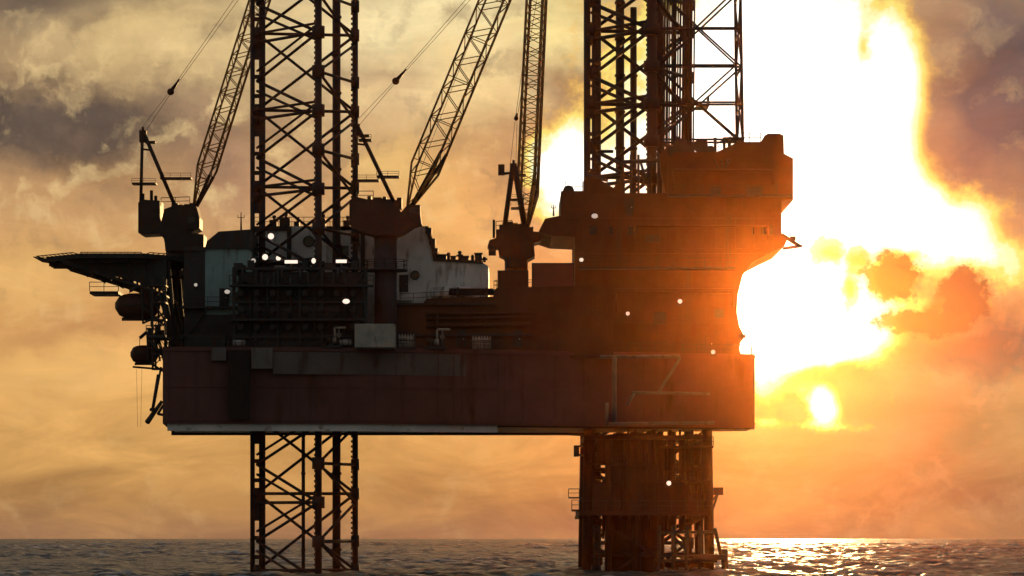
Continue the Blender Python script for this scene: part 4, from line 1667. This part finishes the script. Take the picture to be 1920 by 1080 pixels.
def mixc(fac, a, b):
    n = N.new('ShaderNodeMix')
    n.data_type = 'RGBA'
    for i, v in ((0, fac), (6, a), (7, b)):
        if isinstance(v, (int, float)):
            n.inputs[i].default_value = v
        elif isinstance(v, tuple):
            n.inputs[i].default_value = v
        else:
            L.new(v, n.inputs[i])
    return n.outputs[2]


def sstep(v, lo, hi):
    n = N.new('ShaderNodeMapRange')
    n.interpolation_type = 'SMOOTHSTEP'
    n.inputs['From Min'].default_value = lo
    n.inputs['From Max'].default_value = hi
    L.new(v, n.inputs['Value'])
    return n.outputs['Result']


def noise(vec, scale, detail=5, rough=0.55, dist=0.0):
    n = N.new('ShaderNodeTexNoise')
    n.inputs['Scale'].default_value = scale
    n.inputs['Detail'].default_value = detail
    n.inputs['Roughness'].default_value = rough
    n.inputs['Distortion'].default_value = dist
    L.new(vec, n.inputs['Vector'])
    return n


tc = N.new('ShaderNodeTexCoord')
sep = N.new('ShaderNodeSeparateXYZ')
L.new(tc.outputs['Generated'], sep.inputs[0])
az = mth('ARCTAN2', sep.outputs['X'], sep.outputs['Y'])
el = mth('ARCSINE', sep.outputs['Z'])
# azimuth and elevation of the sky, in units of 1/64 rad (0.9 degrees), measured from due north and the horizon
cb = N.new('ShaderNodeCombineXYZ')
L.new(mth('MULTIPLY', az, 64.0), cb.inputs[0])
L.new(mth('MULTIPLY', el, 64.0), cb.inputs[1])
pos = cb.outputs[0]


def S(px, py):
    """sky position (1/64 rad) of a direction given as photo column and row"""
    return ((px - 960) / 100.0, (Y0 - py) / 100.0)


nz1 = noise(pos, 0.55, 5, 0.55)
nz2 = noise(pos, 2.0, 5, 0.6)
stretch = N.new('ShaderNodeMapping')
stretch.inputs['Scale'].default_value = (0.30, 0.95, 1)
stretch.inputs['Rotation'].default_value = (0, 0, math.radians(-8))
L.new(pos, stretch.inputs['Vector'])
nz3 = noise(stretch.outputs[0], 1.1, 7, 0.6, 0.6)
off1 = vmth('SCALE', vmth('SUBTRACT', nz1.outputs['Color'], (0.5, 0.5, 0.5)), scale=1.9)
off2 = vmth('SCALE', vmth('SUBTRACT', nz2.outputs['Color'], (0.5, 0.5, 0.5)), scale=0.55)
wpos = vmth('ADD', pos, vmth('ADD', off1, off2))                # for soft cloud banks
wfine = vmth('ADD', pos, vmth('ADD', vmth('SCALE', off1, scale=0.12), vmth('SCALE', off2, scale=0.5)))    # keeps its outline


def blob(px, py, rx, ry, src=None):
    c = S(px, py)
    d = vmth('SUBTRACT', src or wpos, (c[0], c[1], 0))
    d = vmth('MULTIPLY', d, (100.0 / rx, 100.0 / ry, 0))
    q = vmth('DOT_PRODUCT', d, d)
    return mth('POWER', 2.718, mth('MULTIPLY', q, -1.0))


# clear band of the sunset sky by elevation
ramp = N.new('ShaderNodeValToRGB')
cr = ramp.color_ramp
stops = [(1010, (156, 116, 82)), (930, (180, 134, 80)), (850, (206, 156, 90)), (740, (228, 174, 102)), (600, (224, 170, 102)), (450, (204, 156, 102)), (300, (180, 142, 102)), (0, (176, 150, 112))]
TOPV = Y0 - 0
while len(cr.elements) < len(stops):
    cr.elements.new(0.5)
for e, (py, c) in zip(cr.elements, stops):
    e.position = max(0.0, (Y0 + 20 - py) / (Y0 + 20))
    e.color = srgb(*c)
v01 = mth('DIVIDE', mth('ADD', mth('MULTIPLY', el, 6400), 20), Y0 + 20, clamp=True)
wob = mth('MULTIPLY', mth('SUBTRACT', nz3.outputs['Fac'], 0.5), 0.16)
L.new(mth('ADD', v01, wob, clamp=True), ramp.inputs['Fac'])
col = ramp.outputs['Color']


def lay(col, c, m, k=1.0):
    return mixc(mth('MULTIPLY', m, k, clamp=True), col, srgb(*c) if max(c) > 3 else (*c, 1))


# cloud banks ------------------------------------------------------------
col = lay(col, (228, 196, 134), blob(270, 70, 190, 95), 0.9)
col = lay(col, (236, 206, 146), blob(390, 150, 90, 90), 0.6)
col = lay(col, (112, 96, 80), blob(40, 10, 260, 70), 1.0)
col = lay(col, (92, 80, 70), blob(110, 235, 270, 72), 1.25)
col = lay(col, (150, 120, 96), blob(370, 215, 80, 60), 0.6)
col = lay(col, (196, 152, 102), blob(110, 370, 240, 60), 0.8)
col = lay(col, (234, 184, 112), blob(40, 500, 180, 60), 0.8)
col = lay(col, (196, 144, 90), blob(170, 610, 210, 44), 0.9)
col = lay(col, (238, 186, 112), blob(120, 690, 240, 40), 0.7)
col = lay(col, (172, 134, 104), blob(420, 330, 70, 120), 0.8)
col = lay(col, (247, 226, 170), blob(800, 60, 250, 120), 1.25)
col = lay(col, (196, 164, 122), blob(700, 140, 110, 50), 0.85)
col = lay(col, (246, 216, 152), blob(890, 160, 110, 80), 0.85)
col = lay(col, (234, 178, 106), blob(830, 390, 130, 140), 0.85)
col = lay(col, (234, 196, 120), blob(740, 300, 70, 60), 0.6)
col = lay(col, (160, 126, 90), blob(1060, 130, 75, 55), 0.9)
col = lay(col, (244, 222, 150), blob(1040, 40, 100, 60), 0.95)
# dark bank on the right
col = lay(col, (172, 138, 104), blob(1790, 200, 140, 260), 1.3)
col = lay(col, (92, 90, 90), blob(1890, 190, 130, 190), 1.35)
col = lay(col, (150, 112, 84), blob(1700, 330, 70, 60), 0.8)
col = lay(col, (52, 70, 74), blob(1860, 650, 150, 75), 1.3)
col = lay(col, (120, 88, 58), blob(1735, 560, 120, 70, wfine), 1.1)
col = lay(col, (78, 124, 92), blob(1720, 790, 330, 170), 0.88)
col = lay(col, (120, 98, 74), blob(1840, 940, 240, 70), 0.9)
# streaks of thin cloud
st_ = mth('MULTIPLY', mth('SUBTRACT', nz3.outputs['Fac'], 0.5), 1.0)
col = vmth('SCALE', col, None)
sc_n = col.node
L.new(mth('ADD', 1.0, st_), sc_n.inputs['Scale'])

# cumulus detail: lit creamy heads and dull undersides, strongest high up
nz4 = noise(vmth('ADD', wpos, (3.7, 1.9, 0)), 0.85, 6, 0.52, 0.2)
nz5 = noise(vmth('ADD', wpos, (3.7, 1.9 + 0.42, 0)), 0.85, 4, 0.5, 0.2)
edge = mth('SUBTRACT', nz4.outputs['Fac'], nz5.outputs['Fac'])
high = mth('MULTIPLY', sstep(el, 0.035, 0.11), mth('SUBTRACT', 1.0, mth('MULTIPLY', blob(1880, 120, 260, 330), 0.85)))
col = lay(col, (242, 210, 148), mth('MULTIPLY', sstep(edge, 0.0, 0.26), mth('ADD', 0.12, mth('MULTIPLY', high, 0.5))))
col = lay(col, (128, 106, 86), mth('MULTIPLY', sstep(mth('MULTIPLY', edge, -1.0), 0.0, 0.28), mth('ADD', 0.07, mth('MULTIPLY', high, 0.46))))

# blazing opening round the sun ------------------------------------------
f = None
for (px, py, rx, ry, k) in ((1465, 120, 150, 190, 1.2), (1560, 260, 155, 140, 1.2), (1650, 150, 78, 110, 0.9), (1640, 410, 190, 84, 1.25), (1500, 560, 160, 130, 1.5),
                            (1600, 600, 120, 70, 1.0), (1790, 450, 80, 70, 0.6), (1880, 500, 90, 80, 0.42), (1430, 330, 140, 220, 1.0), (1440, 640, 90, 75, .8),
                            (1541, 756, 24, 30, 0.62), (1554, 778, 30, 22, 0.5), (1500, 800, 80, 11, 0.30), (1606, 806, 50, 9, 0.30), (1440, 792, 60, 9, 0.2), (1720, 612, 60, 8, 0.3), (1052, 330, 50, 74, 1.1), (1250, 150, 190, 220, 0.50), (1480, 735, 110, 50, 0.22), (1180, 330, 160, 90, 0.55)):
    b_ = mth('MULTIPLY', blob(px, py, rx, ry, wfine), k)
    f = b_ if f is None else mth('ADD', f, b_)
f = mth('MINIMUM', f, 1.15)
for (px, py, rx, ry, k) in ((1668, 524, 56, 48, .97), (1802, 562, 50, 56, .98), (1735, 606, 95, 28, .97), (1552, 472, 30, 26, .62), (1604, 490, 22, 26, .6), (1588, 545, 14, 30, .5), (1690, 484, 46, 14, .4),
                            (1620, 96, 20, 46, .62), (1580, 708, 130, 22, .75), (1775, 230, 50, 130, .9), (1880, 300, 110, 90, .9), (1800, 700, 130, 60, .9), (1735, 660, 50, 40, .7), (1900, 430, 60, 40, .55), (1610, 760, 26, 40, .6), (1480, 770, 34, 50, .5)):
    f = mth('MULTIPLY', f, mth('SUBTRACT', 1.0, mth('MULTIPLY', blob(px, py, rx, ry, wfine), k)))
rag = mth('ADD', f, mth('MULTIPLY', mth('SUBTRACT', nz2.outputs['Fac'], 0.5), 0.75))
r2 = N.new('ShaderNodeValToRGB')
r2.color_ramp.interpolation = 'EASE'
e = r2.color_ramp.elements
e[0].position, e[0].color = 0.0, srgb(215, 150, 80)
e[1].position, e[1].color = 1.0, (1.9, 1.85, 1.65, 1)
for p, c in ((0.26, srgb(240, 190, 96)), (0.40, srgb(250, 226, 120)), (0.52, (1.0, 0.95, 0.5, 1)), (0.66, (1.3, 1.25, 0.98, 1))):
    q = e.new(p)
    q.color = c
L.new(mth('MULTIPLY', rag, 0.9, clamp=True), r2.inputs['Fac'])
col = mixc(sstep(rag, 0.14, 0.46), col, r2.outputs['Color'])

nz6 = noise(pos, 4.2, 6, 0.6)
# dark broken puffs drifting in front of the opening
for (px, py, rx, ry, k, c) in ((1668, 524, 56, 52, 0.93, (80, 74, 54)), (1802, 562, 52, 62, 0.93, (84, 74, 60)), (1735, 606, 100, 28, 0.9, (90, 84, 62)), (1552, 472, 38, 30, .6, (150, 140, 70)), (1606, 492, 26, 30, .6, (140, 130, 66)), (1592, 548, 18, 40, .5, (150, 140, 70))):
    m_ = mth('ADD', blob(px, py, rx, ry, wfine), mth('ADD', mth('MULTIPLY', mth('SUBTRACT', nz6.outputs['Fac'], 0.5), 1.3), mth('MULTIPLY', mth('SUBTRACT', nz2.outputs['Fac'], 0.5), 0.7)))
    col = lay(col, c, sstep(m_, 0.34, 0.60), k)

# the rest of the sky: clear Nishita dusk with the same cloud noise
sky = N.new('ShaderNodeTexSky')
sky.sky_type = 'NISHITA'
sky.sun_disc = False
sky.sun_elevation = s_el
sky.sun_rotation = s_az
sky.air_density = 1.2
sky.dust_density = 2.0
skyc = vmth('SCALE', sky.outputs['Color'], scale=1.0)
front = mth('MULTIPLY', sstep(mth('ABSOLUTE', az), 0.75, 0.3), 1.0)
front = mth('MULTIPLY', mth('SUBTRACT', 1.0, sstep(mth('ABSOLUTE', az), 0.3, 0.8)), mth('SUBTRACT', 1.0, sstep(el, 0.16, 0.23)))
STR = 0.10
dusk = lay(skyc, (0.18 / STR, 0.175 / STR, 0.175 / STR), sstep(noise(tc.outputs['Generated'], 3.0, 6, 0.6).outputs['Fac'], 0.38, 0.62), 0.75)
final = mixc(front, dusk, vmth('SCALE', col, scale=1.0 / STR))
L.new(final, bg.inputs['Color'])
bg.inputs['Strength'].default_value = STR
world.cycles.sampling_method = 'MANUAL'
world.cycles.sample_map_resolution = 2048

sd = bpy.data.lights.new('sun', 'SUN')
sd.energy = 2.6
sd.angle = math.radians(0.5)
sd.color = (1.0, 0.60, 0.24)
so = bpy.data.objects.new('sun', sd)
COL.objects.link(so)
dirv = Vector((math.sin(s_az) * math.cos(s_el), math.cos(s_az) * math.cos(s_el), math.sin(s_el)))
so.rotation_euler = dirv.to_track_quat('Z', 'Y').to_euler()
so.location = (60, 300, 60)

# ------------------------------------------------------------------ camera
cd = bpy.data.cameras.new('camera')
cd.sensor_width = 36.0
cd.lens = F / 1920.0 * 36.0
cd.shift_y = (Y0 - 540.0) / 1920.0
cd.clip_start = 1.0
cd.clip_end = 20000.0
co = bpy.data.objects.new('camera', cd)
COL.objects.link(co)
co.location = (0, -D, H)
co.rotation_euler = (math.radians(90), 0, 0)
sc.camera = co

# ------------------------------------------------------------------ render settings
sc.view_settings.view_transform = 'Standard'
sc.view_settings.look = 'None'
sc.view_settings.exposure = 0.0
sc.view_settings.gamma = 1.0
sc.cycles.use_denoising = True
sc.cycles.max_bounces = 6
sc.cycles.volume_bounces = 0
sc.cycles.sample_clamp_indirect = 4.0
